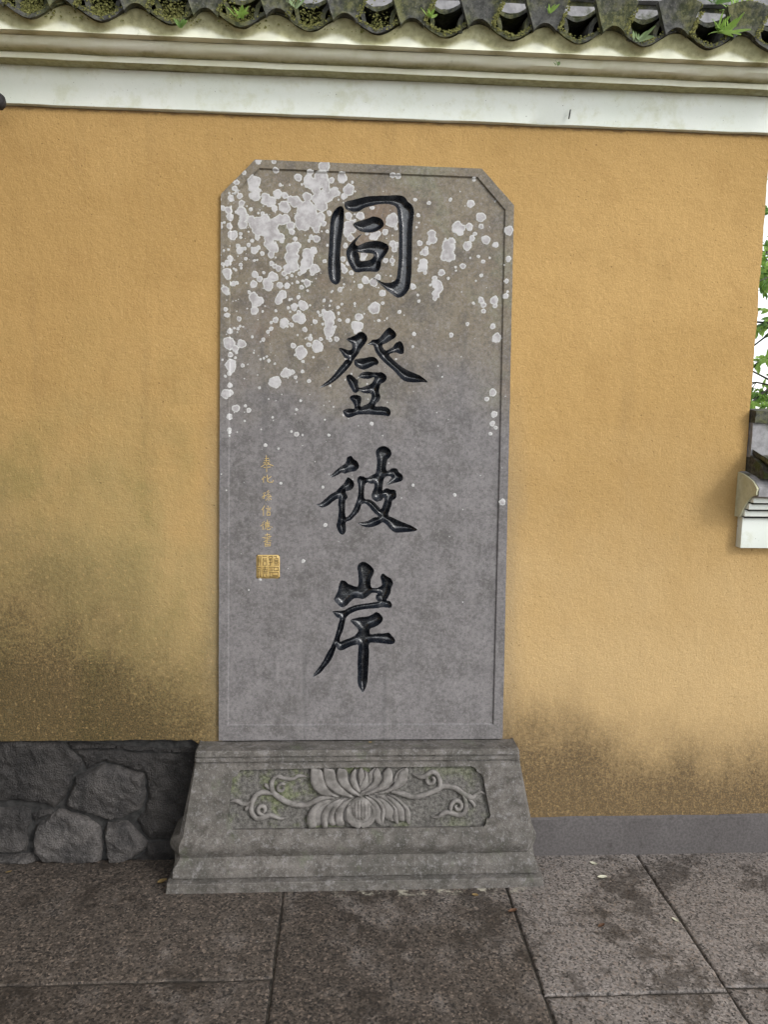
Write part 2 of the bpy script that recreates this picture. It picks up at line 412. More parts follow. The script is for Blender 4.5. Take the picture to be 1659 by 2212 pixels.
def mat_stone():
    s = M('rough_footing_stone')
    n1 = s.noise(9, 6, .7); n2 = s.noise(70, 5, .7); n3 = s.noise(210, 2, .6)
    c = s.mix(s.mr(n1, .3, .7), (.030, .0295, .030), (.100, .095, .092))
    c = s.mix(s.mul(s.mr(n2, .55, .7), .5), c, (.125, .118, .118))
    c = s.mix(s.mul(s.mr(n3, .55, .7), .5), c, (.013, .013, .013))
    oi = s.n('ShaderNodeObjectInfo'); c = s.mix(1., c, oi.outputs['Color'], 'MULTIPLY')
    return s.done(c, .85, s.bump(s.ma('ADD', s.mul(n1, 1.4), s.ma('ADD', n2, n3)), .95, .012), .3)
def mat_tile():
    s = M('grey_clay_tile')
    n1 = s.noise(9, 5, .65); n2 = s.noise(60, 5, .7); n3 = s.noise(200, 2)
    c = s.mix(s.mr(n2, .3, .7), (.032, .033, .031), (.100, .100, .093))
    c = s.mix(s.mul(s.mr(n1, .40, .60), .8), c, s.mix(s.mr(n2, .4, .6), (.040, .047, .018), (.125, .125, .045)))
    c = s.mix(s.mul(s.mr(n3, .6, .7), .35), c, (.20, .20, .18))
    return s.done(c, .9, s.bump(n2, .5, .004), .25)
def mat_lichen():
    s = M('lichen_crust')
    t = s.n('ShaderNodeVertexColor', layer_name='tone').outputs[0]
    n1 = s.noise(30, 5, .65); n2 = s.noise(130, 3)
    c = s.mix(s.mr(t, .3, .9), s.mix(s.mr(n2, .3, .7), (.40, .40, .39), (.53, .53, .52)), s.mix(s.mr(n1, .35, .65), (.30, .285, .285), (.47, .46, .465)))
    c = s.mix(s.mr(n2, .68, .78), c, (.31, .30, .30))
    return s.done(c, .95, s.bump(n1, .2, .002), .1)
def mat_leaf(name, a, b, tr=.35):
    s = M(name); n = s.noise(18, 3)
    c = s.mix(s.mr(n, .3, .7), a, b)
    s.done(c, .55, None, .3)
    td = s.n('ShaderNodeBsdfTranslucent'); s.put(td.inputs[0], c)
    mx = s.n('ShaderNodeMixShader'); mx.inputs[0].default_value = tr
    s.t.links.new(s.b.outputs[0], mx.inputs[1]); s.t.links.new(td.outputs[0], mx.inputs[2]); s.t.links.new(mx.outputs[0], s.out.inputs[0])
    return s.m
PLASTER = mat_plaster(); WHITE = mat_white(); CORN = mat_cornice(); STELE = mat_stele(); PED = mat_pedestal(); PFLOOR = mat_panelfloor(); RELF = mat_simple('pale_carved_stone', (.098, .091, .083), (.205, .192, .180), 30, .8, .35, .003, 12, (.085, .085, .070), .55, .70)  # raised carving paler than the panel floor, for more contrast
INK = mat_inkblack(); GRAN = mat_granite(); STONE = mat_stone(); TILE = mat_tile(); LICH = mat_lichen()
GOLD = mat_simple('gilding', (.38, .255, .085), (.52, .375, .15), 90, .5, .25, .0015, 40, (.33, .24, .12), .6, .75)
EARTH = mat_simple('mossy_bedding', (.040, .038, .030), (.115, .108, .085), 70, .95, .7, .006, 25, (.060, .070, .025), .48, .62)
GOLD2 = mat_simple('worn_gilding', (.46, .33, .12), (.62, .46, .19), 160, .6, .25, .0015, 60, (.28, .22, .12), .55, .66)
SEALSHADE = mat_simple('shaded_seal_script', (.05, .034, .018), (.10, .068, .032), 120, .8)  # dark colour stands for shade in the cut strokes; the ribbons are raised
MORTAR = mat_simple('dark_mortar', (.014, .014, .014), (.042, .041, .040), 40, .95, .6, .006)
FOOT = mat_simple('grey_cement_render', (.066, .060, .059), (.098, .090, .088), 120, .9, .35, .002, 14, (.05, .045, .043), .56, .72)
PATCH = mat_simple('grey_mortar_smear', (.14, .115, .07), (.22, .175, .10), 70, .9, .4, .003)
RIDGE = mat_simple('ridge_render', (.20, .195, .20), (.30, .295, .30), 40, .9, .4, .003, 12, (.09, .095, .07), .55, .7)
DIRT = mat_simple('joint_dirt', (.014, .012, .010), (.060, .052, .042), 60, .95, .5, .004)
WOOD = mat_simple('dark_timber', (.012, .011, .012), (.035, .032, .032), 50, .7, .3, .002)
BARK = mat_simple('bark', (.05, .045, .04), (.10, .09, .08), 40, .9, .5, .01)
MOSSM = mat_simple('moss', (.065, .075, .018), (.26, .25, .085), 220, .95, .6, .003)
SOIL = mat_simple('soil', (.04, .045, .025), (.09, .08, .05), 3, .95)
LEAFG = mat_leaf('spring_leaf', (.26, .42, .08), (.38, .55, .15), .45)
LEAFD = mat_leaf('summer_leaf', (.13, .26, .06), (.22, .36, .11), .55)
WEEDM = mat_leaf('weed_leaf', (.16, .25, .09), (.33, .42, .24), .3)
LY = mat_leaf('dry_yellow_leaf', (.17, .12, .05), (.26, .18, .08), .1)
LP = mat_leaf('pale_dry_leaf', (.42, .41, .31), (.54, .53, .42), .1)
LB = mat_leaf('brown_leaf', (.07, .036, .02), (.12, .06, .032), .05)

# ------------------------------------------------------------------ the ground and the paving
V = []; F = []; V += [(-400, -400, -.05), (400, -400, -.05), (400, 400, -.05), (-400, 400, -.05)]; F.append((0, 1, 2, 3))
g = mesh('ground', V, F, SOIL); g['kind'] = 'structure'
V = []; F = []; box(-3.4, 4.2, -3.6, .03, -.045, -.0045, V, F)
pave = mesh('pavement', V, F, DIRT); pave['kind'] = 'structure'
def paver(x0, x1, y0, y1, tone, dz=0., gap=.0035):
    x0 += gap; x1 -= gap; y0 += gap; y1 -= gap
    L = resample([(x0, y0), (x1, y0), (x1, y1), (x0, y1)], .035); n = len(L); seed = rnd.random()*50
    L = [(a+.0040*nz(a*22+seed, b*22)+.0016*nz(a*70, b*70+seed), b+.0040*nz(a*22, b*22+seed)+.0016*nz(a*70+seed, b*70)) for a, b in L]
    cx, cy = (x0+x1)/2, (y0+y1)/2
    def ins(p, k): return (p[0]+(k if p[0] < cx-(x1-x0)/2+.02 else -k if p[0] > cx+(x1-x0)/2-.02 else 0), p[1]+(k if p[1] < cy-(y1-y0)/2+.02 else -k if p[1] > cy+(y1-y0)/2-.02 else 0))
    V = [(a, b, -.04) for a, b in L]+[(a, b, -.005+dz) for a, b in L]+[(*ins(p, .003), -.001+dz) for p in L]+[(*ins(p, .008), dz) for p in L]
    F = [[r*n+i, r*n+(i+1) % n, (r+1)*n+(i+1) % n, (r+1)*n+i] for r in range(3) for i in range(n)]+[[3*n+i for i in range(n)]]
    o = mesh('paving_slab', V, F, GRAN, pave, 50); o.color = (tone, 0, 0, 1)
    return o
xs = [-3.3, -2.3, -1.28, -.179, .544, 1.043, 1.95, 3.0, 4.1]
for i in range(len(xs)-1):
    if i == 3: ys = [.02, -1.08, -1.9, -2.6, -3.5]
    elif i < 3: ys = [.02, -.548, -1.2, -2.0, -2.7, -3.5]
    elif i == 4: ys = [.02, -.636, -1.35, -2.1, -2.8, -3.5]
    else: ys = [.02, -.622, -1.3, -2.0, -2.8, -3.5]
    for j in range(len(ys)-1):
        tone = {3: -.03, 4: .15, 5: .30}.get(i, .02)+rnd.uniform(-.05, .05)  # slabs get paler to the right, side light put into their colour
        if i <= 2: tone = -.07+(.12 if j == 1 else 0)
        paver(xs[i], xs[i+1], ys[j+1], ys[j], tone, rnd.uniform(-.0015, .0015)+(.002 if i in (4,) else 0), .0022 if i < 3 else .0032)

# ------------------------------------------------------------------ the tablet outline (traced)
z6 = ZM(780, 560, .33755); z7 = ZM(1400, 560, .33755); z8 = ZM(780, 1100, .33755)
YF, YP = -.0105, -.0050             # face of the raised border, face of the sunk field
OUT = xz([(471.5, 1600), (473.5, 1000), z6((75, 440)), z6((445, 65)), z7((1065, 165)), z7((1415, 560)), (1099, 1000), (1086, 1596)], None, YF)
INN = xz([(491, 1568), (492.5, 1000), z6((170, 478)), z6((488, 157)), z7((1020, 252)), z7((1325, 610)), (1081, 1000), (1067, 1566)], None, YF)

# ------------------------------------------------------------------ the big wall
wall = thing('boundary_wall', 'tall ochre plastered temple wall with white frieze and tiled coping, tablet set into it', 'wall')
XR = 1.336
def jit_edge(pts, amp, step=.02): 
    return pts
ins = .010
slab_hole = [(OUT[0][0]+ins, .40), (OUT[1][0]+ins, OUT[1][1]), (OUT[2][0]+ins, OUT[2][1]-.006), (OUT[3][0]+.006, OUT[3][1]-ins), (OUT[4][0]-.006, OUT[4][1]-ins), (OUT[5][0]-ins, OUT[5][1]-.006), (OUT[6][0]-ins, OUT[6][1]), (OUT[7][0]-ins, .40)]
outl = [(-3.2, .436)]
for k in range(1, 60):
    x = -3.2+(2.75)*k/60; outl.append((x, .432+.004*nz(x*14, 3)+.003*nz(x*45, 8)))
outl += [(-.45, .400)]+slab_hole+[(.60, .40), (.60, .139)]
outl += [(XR, .139), (XR, 1.34)]
for k in range(61):
    z = 1.36+(2.44-1.36)*k/60; outl.append((XR+.0035*nz(z*10, 1)+.002*nz(z*40, 5), z))
outl += [(-3.2, 2.44)]
v, f = cdt([outl])
V = [(a, 0, b) for a, b in v]; F = [list(t) for t in f]; n0 = len(V); n = len(outl)
V += [(a, 0, b) for a, b in outl]+[(a, .02 if (b < .45 and a < 1.3) or (-.46 < a < .62 and b < 2.4) else .34, b) for a, b in outl]
F += [(n0+i, n0+(i+1) % n, n0+n+(i+1) % n, n0+n+i) for i in range(n)]
fixn_front(mesh('plaster', V, F, PLASTER, wall))
V = []; F = []; box(-3.2, XR-.006, .0205, .335, -.04, 2.5, V, F)
mesh('wall_core', V, F, MORTAR, wall)
# cement footing strip, right of the pedestal
extrude_profile('footing_strip', [(-.02, -.03), (.010, -.03), (.008, .02), (.006, .134), (.0, .142), (-.02, .142)], .58, 3.2, FOOT, wall, .04, .003)
# rubble footing, left
zs = ZM(0, 2600, .48222)
ROCKS = [
 [(-90, 215), (130, 222), (440, 245), (520, 305), (598, 372), (605, 430), (522, 500), (512, 598), (450, 690), (398, 745), (330, 715), (260, 700), (180, 695), (60, 688), (-110, 700)],
 [(470, 244), (720, 252), (1000, 280), (1300, 290), (1580, 285), (1570, 320), (1300, 325), (1000, 312), (800, 290), (610, 300), (545, 300)],
 [(545, 308), (620, 312), (800, 302), (1000, 324), (1300, 336), (1580, 330), (1560, 620), (1480, 980), (1130, 985), (1075, 930), (1025, 835), (1085, 750), (1108, 640), (1092, 475), (785, 390), (640, 455), (612, 420), (604, 368)],
 [(525, 600), (560, 505), (625, 470), (780, 402), (1078, 484), (1095, 640), (1062, 745), (960, 795), (830, 832), (700, 785), (600, 765), (485, 715)],
 [(420, 750), (520, 775), (650, 815), (748, 885), (765, 960), (760, 1060), (748, 1145), (600, 1156), (450, 1152), (300, 1146), (236, 1060), (236, 960), (255, 875), (330, 825)],
 [(790, 862), (850, 852), (955, 838), (1010, 893), (1060, 953), (1105, 1003), (1085, 1060), (1000, 1120), (880, 1165), (800, 1160), (790, 1050), (778, 940)],
 [(80, 738), (160, 735), (208, 770), (212, 850), (188, 920), (188, 1010), (180, 1075), (60, 1085), (0, 1080), (-110, 1070), (-110, 745)],
 [(100, 1098), (150, 1090), (236, 1092), (280, 1150), (200, 1160), (-100, 1168), (-100, 1100)],
 [(222, 788), (300, 758), (385, 762), (398, 785), (315, 815), (245, 848), (228, 830)],
 [(1100, 1012), (1300, 998), (1480, 995), (1470, 1150), (1150, 1165), (1010, 1160), (1095, 1070)]]
def rockh(k, amp):
    o = k*7.3
    def fn(X, Y, d):
        base = amp*(1-np.exp(-d/.0045))
        nn = np.array([.010*nz(x*9+o, y*13)+.011*abs(nz(x*21+y*9, y*17+o, o))+.006*nz(x*52, y*52, o)+.003*nz(x*110, y*110, o) for x, y in zip(X, Y)])
        return base+nn*np.clip(d/.012, .25, 1)
    return fn
amps = [.012, .016, .011, .026, .026, .025, .018, .024, .008, .010]
rocks = []
for k, R_ in enumerate(ROCKS):
    L = resample(xz(R_, zs), .011)
    L = [(a+.006*nz(a*34, b*34, k), b+.006*nz(a*34, b*34, k+9)) for a, b in L]
    rocks.append(relief('stone', [L], lambda a, b, h: (a, .020-h, b), rockh(k, amps[k]), .0085, STONE, wall, skirt=-.02, smooth=28)); q_ = (.62, .5, .55, 1.0, 1.35, 1.35, .9, 1.0, .7, .6)[k]; rocks[-1].color = (q_*1.03, q_, q_*.98, 1)
for o in list(rocks):
    c = o.copy(); COL.objects.link(c); c.parent = wall; c.location.x -= 1.02 if o.data.vertices else 0

# ------------------------------------------------------------------ copings
def wavez(x, per, x0, zm, amp): return zm+amp*math.cos(2*PI*(x-x0)/per)
frieze = extrude_profile('frieze', [(-.02, 2.4095), (.013, 2.4095), (.016, 2.411), (.022, 2.46), (.030, 2.511), (-.02, 2.511)], -3.2, XR+.02, WHITE, wall, .04, .0022)
def sweep_tone(name, prof, tones, x0, x1, mat, parent, step=.02, amp=.002, wave=None):
    n = int((x1-x0)/step); V = []; F = []; T = []; k = len(prof)
    for i in range(n+1):
        x = x0+(x1-x0)*i/n
        for j, (d, z) in enumerate(prof):
            if wave and j >= wave[0]: z = z+wave[1](x)*((j-wave[0]+1)/(k-wave[0]))
            V.append((x, -d+amp*nz(x*8, j*2.3, 4), z+amp*nz(x*8, j*2.3, 9))); T.append(tones[j])
    for i in range(n):
        for j in range(k-1): F.append((i*k+j, (i+1)*k+j, (i+1)*k+j+1, i*k+j+1))
    F.append(tuple(range(k))); F.append(tuple(n*k+j for j in reversed(range(k))))
    return fixn(mesh(name, V, F, mat, parent, 35, T))
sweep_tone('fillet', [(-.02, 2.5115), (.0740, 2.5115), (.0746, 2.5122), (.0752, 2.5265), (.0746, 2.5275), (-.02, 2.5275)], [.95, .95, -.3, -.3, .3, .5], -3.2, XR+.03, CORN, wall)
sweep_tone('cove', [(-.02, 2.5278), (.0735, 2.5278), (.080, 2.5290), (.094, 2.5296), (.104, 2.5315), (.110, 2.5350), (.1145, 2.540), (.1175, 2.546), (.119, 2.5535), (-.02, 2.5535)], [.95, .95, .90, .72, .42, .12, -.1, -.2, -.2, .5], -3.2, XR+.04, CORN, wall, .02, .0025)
PER, X0W, ZW, AW = .1905, -.0085, 2.5945, .0205
wv = lambda x: AW*math.cos(2*PI*(x-X0W)/PER)
def eaves():
    # sloped plaster under the tiles, its upper edge following the wave of the tiles
    x0, x1, st = -3.2, XR+.05, .0085; n = int((x1-x0)/st); V = []; F = []; T = []; rows = 9
    for i in range(n+1):
        x = x0+(x1-x0)*i/n; top = ZW+wv(x)+.002*nz(x*30, 2)
        V.append((x, .02, 2.5538)); T.append(.95)
        for j in range(rows):
            t = j/(rows-1); z = 2.5538+(top-2.5538)*t; d = .146+.014*t**1.4-.004*math.sin(PI*t)
            V.append((x+.003*nz(x*25, t*3, 6), -d+.003*nz(x*18, t*2.2, 3), z))
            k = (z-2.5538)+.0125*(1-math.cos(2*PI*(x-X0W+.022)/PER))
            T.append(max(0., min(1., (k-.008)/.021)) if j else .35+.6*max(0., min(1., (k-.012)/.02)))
        V.append((x, .02, top)); T.append(.95)
    k = rows+2
    for i in range(n):
        for j in range(k-1): F.append((i*k+j, (i+1)*k+j, (i+1)*k+j+1, i*k+j+1))
    F.append(tuple(range(k))); F.append(tuple(n*k+j for j in reversed(range(k))))
    return fixn(mesh('eaves_plaster', V, F, CORN, wall, 40, T))
eaves()
SCL = {}
def pan_tile_mesh():
    V = []; F = []; na = 14; L = .46; th = .011
    for s_, (yy, zz) in enumerate(((0, 0), (L, .06))):
        for t in (0, th):
            for i in range(na+1):
                x = -PER/2+PER*i/na
                V.append((x*.985, -.170+yy+(.002*math.sin(i*2.1) if s_ == 0 else 0), ZW+AW*math.cos(2*PI*(x-PER/2)/PER)*1.0+t+.0012+zz))
    n = na+1
    for i in range(na):
        a = i; F += [(a, a+1, n+a+1, n+a), (2*n+a, 3*n+a, 3*n+a+1, 2*n+a+1), (n+a, n+a+1, 3*n+a+1, 3*n+a), (a, 2*n+a, 2*n+a+1, a+1)]
    F += [(0, n, 3*n, 2*n), (na, 2*n+na, 3*n+na, n+na)]
    return V, F
V, F = pan_tile_mesh(); pt = fixn(mesh('pan_tile', V, F, TILE, wall, 40))
def cover_mesh():
    # long cover tile: bent shell over the ridge between two troughs
    V = []; F = []; na = 10; L = .44
    for s_, (yy, zz) in enumerate(((0, 0), (L, .10))):
        for R0, dz in ((.052, 0), (.064, 0)):
            for i in range(na+1):
                a = math.radians(200-220*i/na)
                V.append((R0*math.cos(a), -.160+yy, ZW+AW-.006+R0*.92*max(math.sin(a), -.35)+zz))
    n = na+1
    for i in range(na):
        a = i; F += [(a, a+1, n+a+1, n+a), (2*n+a, 3*n+a, 3*n+a+1, 2*n+a+1), (n+a, n+a+1, 3*n+a+1, 3*n+a), (a, 2*n+a, 2*n+a+1, a+1)]
    F += [(0, n, 3*n, 2*n), (na, 2*n+na, 3*n+na, n+na)]
    return V, F
V, F = cover_mesh(); ct = fixn(mesh('cover_tile', V, F, TILE, wall, 40))
def plate_mesh():
    # fan-shaped end tile with raised rim, standing on the crest
    V = []; F = []; na = 12; nr = 7; zc = ZW+AW-.030
    def pt(i, j, y):
        u = -1+2*i/na; t = j/nr
        wd = .032+.030*t                      # half width grows upwards
        x = u*wd; z = zc+.030+.064*t+ (1-u*u)*(.004+.012*t) - .016*abs(u)**2*(1-t)
        return (x, y, z)
    for j in range(nr+1):
        for i in range(na+1):
            e = min(i, na-i, 99)/na; rim = .0045 if (j >= nr-1 or j == 0 or i <= 0 or i >= na) else 0
            orn = .0022*math.sin(i*1.9)*math.sin(j*1.7) if 0 < j < nr-1 else 0
            lean = .010*(j/nr)
            V.append(pt(i, j, -.180-rim-orn-lean))
    n = na+1; N = len(V)
    for j in range(nr+1):
        for i in range(n): p = pt(i, j, -.166-.010*(j/nr)); V.append(p)
    for j in range(nr):
        for i in range(na):
            a = j*n+i; F += [(a, a+1, a+n+1, a+n), (N+a, N+a+n, N+a+n+1, N+a+1)]
    for i in range(na): F += [(i, N+i, N+i+1, i+1), (nr*n+i, nr*n+i+1, N+nr*n+i+1, N+nr*n+i)]
    for j in range(nr): F += [(j*n, j*n+n, N+j*n+n, N+j*n), (j*n+na, N+j*n+na, N+j*n+n+na, j*n+n+na)]
    return V, F
V, F = plate_mesh(); pp = fixn(mesh('end_tile', V, F, TILE, wall, 60))
k0 = int((-3.0-X0W)/PER); k1 = int((XR-X0W)/PER)
first = True
for k in range(k0, k1+1):
    x = X0W+k*PER; done_pan = False
    for src, dx in ((ct, 0), (pp, 0), (pt, PER/2), (pt, PER/2)):
        upper = src is pt and done_pan; done_pan = src is pt
        o = src if first and not upper else src.copy()
        if o is not src: COL.objects.link(o); o.parent = wall
        o.location = (x+dx+rnd.uniform(-.004, .004), rnd.uniform(-.004, .004), rnd.uniform(-.003, .003))
        if upper: o.location.z += .066; o.location.y += .022
        if src is pp: o.location.z -= .002; o.rotation_euler = (0, 0, math.radians(rnd.uniform(-2, 2)))
    first = False
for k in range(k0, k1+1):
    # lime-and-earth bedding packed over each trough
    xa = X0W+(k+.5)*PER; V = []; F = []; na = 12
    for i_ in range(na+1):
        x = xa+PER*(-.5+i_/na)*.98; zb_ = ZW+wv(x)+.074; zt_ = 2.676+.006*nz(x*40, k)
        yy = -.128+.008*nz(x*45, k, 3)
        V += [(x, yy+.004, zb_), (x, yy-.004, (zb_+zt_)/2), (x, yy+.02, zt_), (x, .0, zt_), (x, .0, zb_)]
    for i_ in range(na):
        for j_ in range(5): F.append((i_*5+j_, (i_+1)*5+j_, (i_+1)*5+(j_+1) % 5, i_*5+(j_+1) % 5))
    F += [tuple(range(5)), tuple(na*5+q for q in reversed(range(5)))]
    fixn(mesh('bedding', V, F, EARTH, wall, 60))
# ridge body above the tiles
extrude_profile('ridge', [(-.05, 2.655), (.035, 2.655), (.032, 2.742), (-.05, 2.744)], -3.2, XR+.05, RIDGE, wall, .04, .004)
extrude_profile('ridge_groove', [(-.05, 2.744), (.008, 2.744), (.008, 2.768), (-.05, 2.768)], -3.2, XR+.03, TILE, wall, .05, .002)
extrude_profile('ridge_cap', [(-.05, 2.768), (.030, 2.768), (.034, 2.80), (.01, 2.84), (-.10, 2.87), (-.25, 2.84), (-.27, 2.77)], -3.2, XR+.05, RIDGE, wall, .05, .004)
V = []; F = []; box(-3.2, XR, -.01, .335, 2.5, 2.66, V, F); mesh('coping_core', V, F, MORTAR, wall)

# ------------------------------------------------------------------ the lower wall on the right
low = thing('low_wall', 'lower ochre wall at the right edge with white moulded frieze and grey tiled coping', 'wall')
X1 = 4.0; x0 = XR-.004
o_ = [(x0, .142), (X1, .142), (X1, 1.14), (x0, 1.14)]
V = []; F = []; box(x0, X1, .0008, .30, .1425, 1.27, V, F); mesh('plaster', V, F, PLASTER, low)
V = []; F = []; box(1.322, X1, -.030, .02, 1.098, 1.203, V, F); bevel(mesh('frieze', V, F, WHITE, low), .003)
for a, (d, zb, zt) in enumerate(((.050, 1.2065, 1.228), (.070, 1.2315, 1.252), (.092, 1.2555, 1.273))):
    V = []; F = []; box(1.317+.001*a, X1, -d, .02-.001*a, zb, zt, V, F); bevel(mesh('fillet', V, F, WHITE, low), .003)
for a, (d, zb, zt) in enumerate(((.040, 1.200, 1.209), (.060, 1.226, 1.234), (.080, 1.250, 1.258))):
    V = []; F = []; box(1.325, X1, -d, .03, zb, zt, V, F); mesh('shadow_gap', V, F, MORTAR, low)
# olive rendered end of the coping
pr = [(-.02, 1.1995), (.032, 1.2035), (.048, 1.232), (.068, 1.256), (.088, 1.275), (.118, 1.284), (.122, 1.305), (.095, 1.325), (.060, 1.338), (.028, 1.346), (-.02, 1.352)]
V = [(1.3105+.002*nz(d*60, z*60), -d, z) for d, z in pr]+[(1.3165, -d, z) for d, z in pr]; n = len(pr)
F = [tuple(range(n)), tuple(reversed(range(n, 2*n)))]+[(i, (i+1) % n, n+(i+1) % n, n+i) for i in range(n)]
fixn(mesh('end_plaster', V, F, CORN, low, 30, [.75]*len(V)))
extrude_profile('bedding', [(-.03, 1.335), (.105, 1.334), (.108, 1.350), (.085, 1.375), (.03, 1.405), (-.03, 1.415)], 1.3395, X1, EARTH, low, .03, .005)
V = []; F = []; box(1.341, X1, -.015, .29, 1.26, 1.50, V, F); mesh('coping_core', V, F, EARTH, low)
pr2 = [(-.02, 1.2735), (.112, 1.2735), (.121, 1.280), (.123, 1.305), (.096, 1.327), (.060, 1.340), (.028, 1.348), (-.02, 1.356)]
extrude_profile('bedding_mortar', pr2, 1.3175, X1, RIDGE, low, .03, .004)
def trough(k, x):
    V = []; F = []; na = 12; R0 = .10
    for s_, (yy, zz) in enumerate(((-.150, 1.318), (.20, 1.42))):
        for t in (0, .014):
            for i in range(na+1):
                u = -1+2*i/na
                V.append((x+u*R0, yy, zz+.055*u*u+t))
    n = na+1
    for i in range(na):
        a = i; F.extend([(a, a+1, n+a+1, n+a), (2*n+a, 3*n+a, 3*n+a+1, 2*n+a+1), (n+a, n+a+1, 3*n+a+1, 3*n+a), (a, 2*n+a, 2*n+a+1, a+1)])
    F.extend([(0, n, 3*n, 2*n), (na, 2*n+na, 3*n+na, n+na)])
    return fixn(mesh('pan_tile', V, F, TILE, low, 40))
for k in range(12): trough(k, 1.445+k*.215)
def lowcover(x):
    V = []; F = []; na = 10
    for s_, (yy, zz) in enumerate(((-.155, 1.345), (.2, 1.445))):
        for R0 in (.052, .066):
            for i in range(na+1):
                a = math.radians(190-200*i/na); V.append((x+R0*math.cos(a), yy, zz+R0*max(math.sin(a), -.2)))
    n = na+1
    for i in range(na):
        a = i; F.extend([(a, a+1, n+a+1, n+a), (2*n+a, 3*n+a, 3*n+a+1, 2*n+a+1), (n+a, n+a+1, 3*n+a+1, 3*n+a), (a, 2*n+a, 2*n+a+1, a+1)])
    F.extend([(0, n, 3*n, 2*n), (na, 2*n+na, 3*n+na, n+na)])
    return fixn(mesh('cover_tile', V, F, TILE, low, 40))
for k in range(12): lowcover(1.552+k*.215)
extrude_profile('ridge', [(-.35, 1.40), (.018, 1.40), (.020, 1.468), (.018, 1.512), (-.35, 1.512)], 1.339, X1, RIDGE, low, .04, .004)
extrude_profile('ridge_cap', [(-.35, 1.512), (.030, 1.512), (.032, 1.552), (-.03, 1.558), (-.35, 1.558)], 1.3395, X1, TILE, low, .03, .005)

# ------------------------------------------------------------------ the tablet
def inset0(L, k):
    P = [Vector(p) for p in L]; n = len(P); out = []
    ar = sum(P[i].x*P[(i+1) % n].y-P[(i+1) % n].x*P[i].y for i in range(n)); sg = 1 if ar > 0 else -1
    for i in range(n):
        a = (P[i]-P[i-1]).normalized(); b = (P[(i+1) % n]-P[i]).normalized()
        na_ = Vector((-a.y, a.x))*sg; nb_ = Vector((-b.y, b.x))*sg; m_ = (na_+nb_); m_ = m_/max(m_.dot(na_), .2)
        out.append((P[i].x+m_.x*k, P[i].y+m_.y*k))
    return out
INP = inset0(INN, .0038)
stele = thing('stone_tablet', 'tall grey stone tablet with clipped top corners, carved black characters and white lichen spots', 'tablet', (0, 0, 0))
fr = lambda y0: (lambda a, b, h: (a, y0-h, b))
def ring(name, A, B, y, mat, parent, back):
    A = resample(A, .03); n = len(A)
    A = [(a+.0012*nz(a*50, b*50), b+.0012*nz(a*50, b*50, 5)) for a, b in A]
    B = resample(B, .05)
    v, f = cdt([A, B]); V = [(a, y, b) for a, b in v]; F = [list(t) for t in f]
    s = len(V); V += [(a, y, b) for a, b in A]+[(a, back, b) for a, b in A]; F += [(s+i, s+(i+1) % n, s+n+(i+1) % n, s+n+i) for i in range(n)]
    s = len(V); m_ = len(B); B2 = resample(INP, .05)
    if len(B2) != m_: B2 = inset0(B, .0038)
    V += [(a, y, b) for a, b in B]+[(a, YP, b) for a, b in B2]; F += [(s+i, s+(i+1) % m_, s+m_+(i+1) % m_, s+m_+i) for i in range(m_)]
    # thin scribed groove just inside the border
    return fixn_front(mesh(name, V, F, mat, parent))
ring('border', OUT, INN, YF, STELE, stele, .028)
# --- the four carved characters (outline + counters, traced)
c1 = ZM(1150, 680, .27125); c2 = ZM(1150, 1160, .27125); c3 = ZM(1120, 1590, .27125); c4 = ZM(1100, 2020, .30139)
G1 = [[[(345,265),(300,285),(250,340),(222,400),(205,480),(195,620),(188,800),(180,920),(172,1050),(180,1180),(200,1260),(240,1310),(290,1325),(330,1295),(346,1240),(345,1100),(340,950),(345,820),(360,700),(375,600),(385,500),(390,400),(388,310),(372,278)]],
 [[(400,222),(440,198),(520,180),(620,155),(720,135),(850,128),(1000,122),(1120,120),(1190,135),(1225,165),(1250,205),(1300,245),(1325,290),(1335,350),(1325,440),(1315,540),(1310,680),(1308,850),(1305,1000),(1302,1120),(1295,1230),(1270,1380),(1230,1440),(1170,1490),(1110,1500),(1060,1470),(990,1420),(930,1365),(870,1310),(775,1225),(850,1262),(920,1292),(1000,1298),(1060,1280),(1095,1240),(1110,1150),(1125,1000),(1128,800),(1130,650),(1125,500),(1115,400),(1105,310),(1085,275),(1040,250),(950,238),(850,245),(770,262),(700,280),(650,300),(600,335),(540,345),(470,335),(420,310),(400,280)]],
 [[(512,515),(560,480),(640,455),(720,430),(770,407),(830,412),(890,435),(920,475),(930,520),(900,560),(860,590),(800,615),(720,625),(640,615),(580,590),(540,555)]],
 [[(632,640),(592,690),(562,730),(545,760),(550,790),(580,800),(640,770),(720,745),(850,735),(920,755),(980,790),(995,830),(980,880),(940,940),(895,1000),(890,1050),(870,1120),(840,1150),(760,1150),(660,1150),(560,1160),(520,1140),(480,1080),(445,1010),(420,920),(425,860),(450,810),(490,760),(535,715),(585,668)],
  [(572,885),(610,893),(700,900),(785,913),(792,935),(770,968),(735,992),(670,1005),(608,1006),(600,960),(590,912)]]]
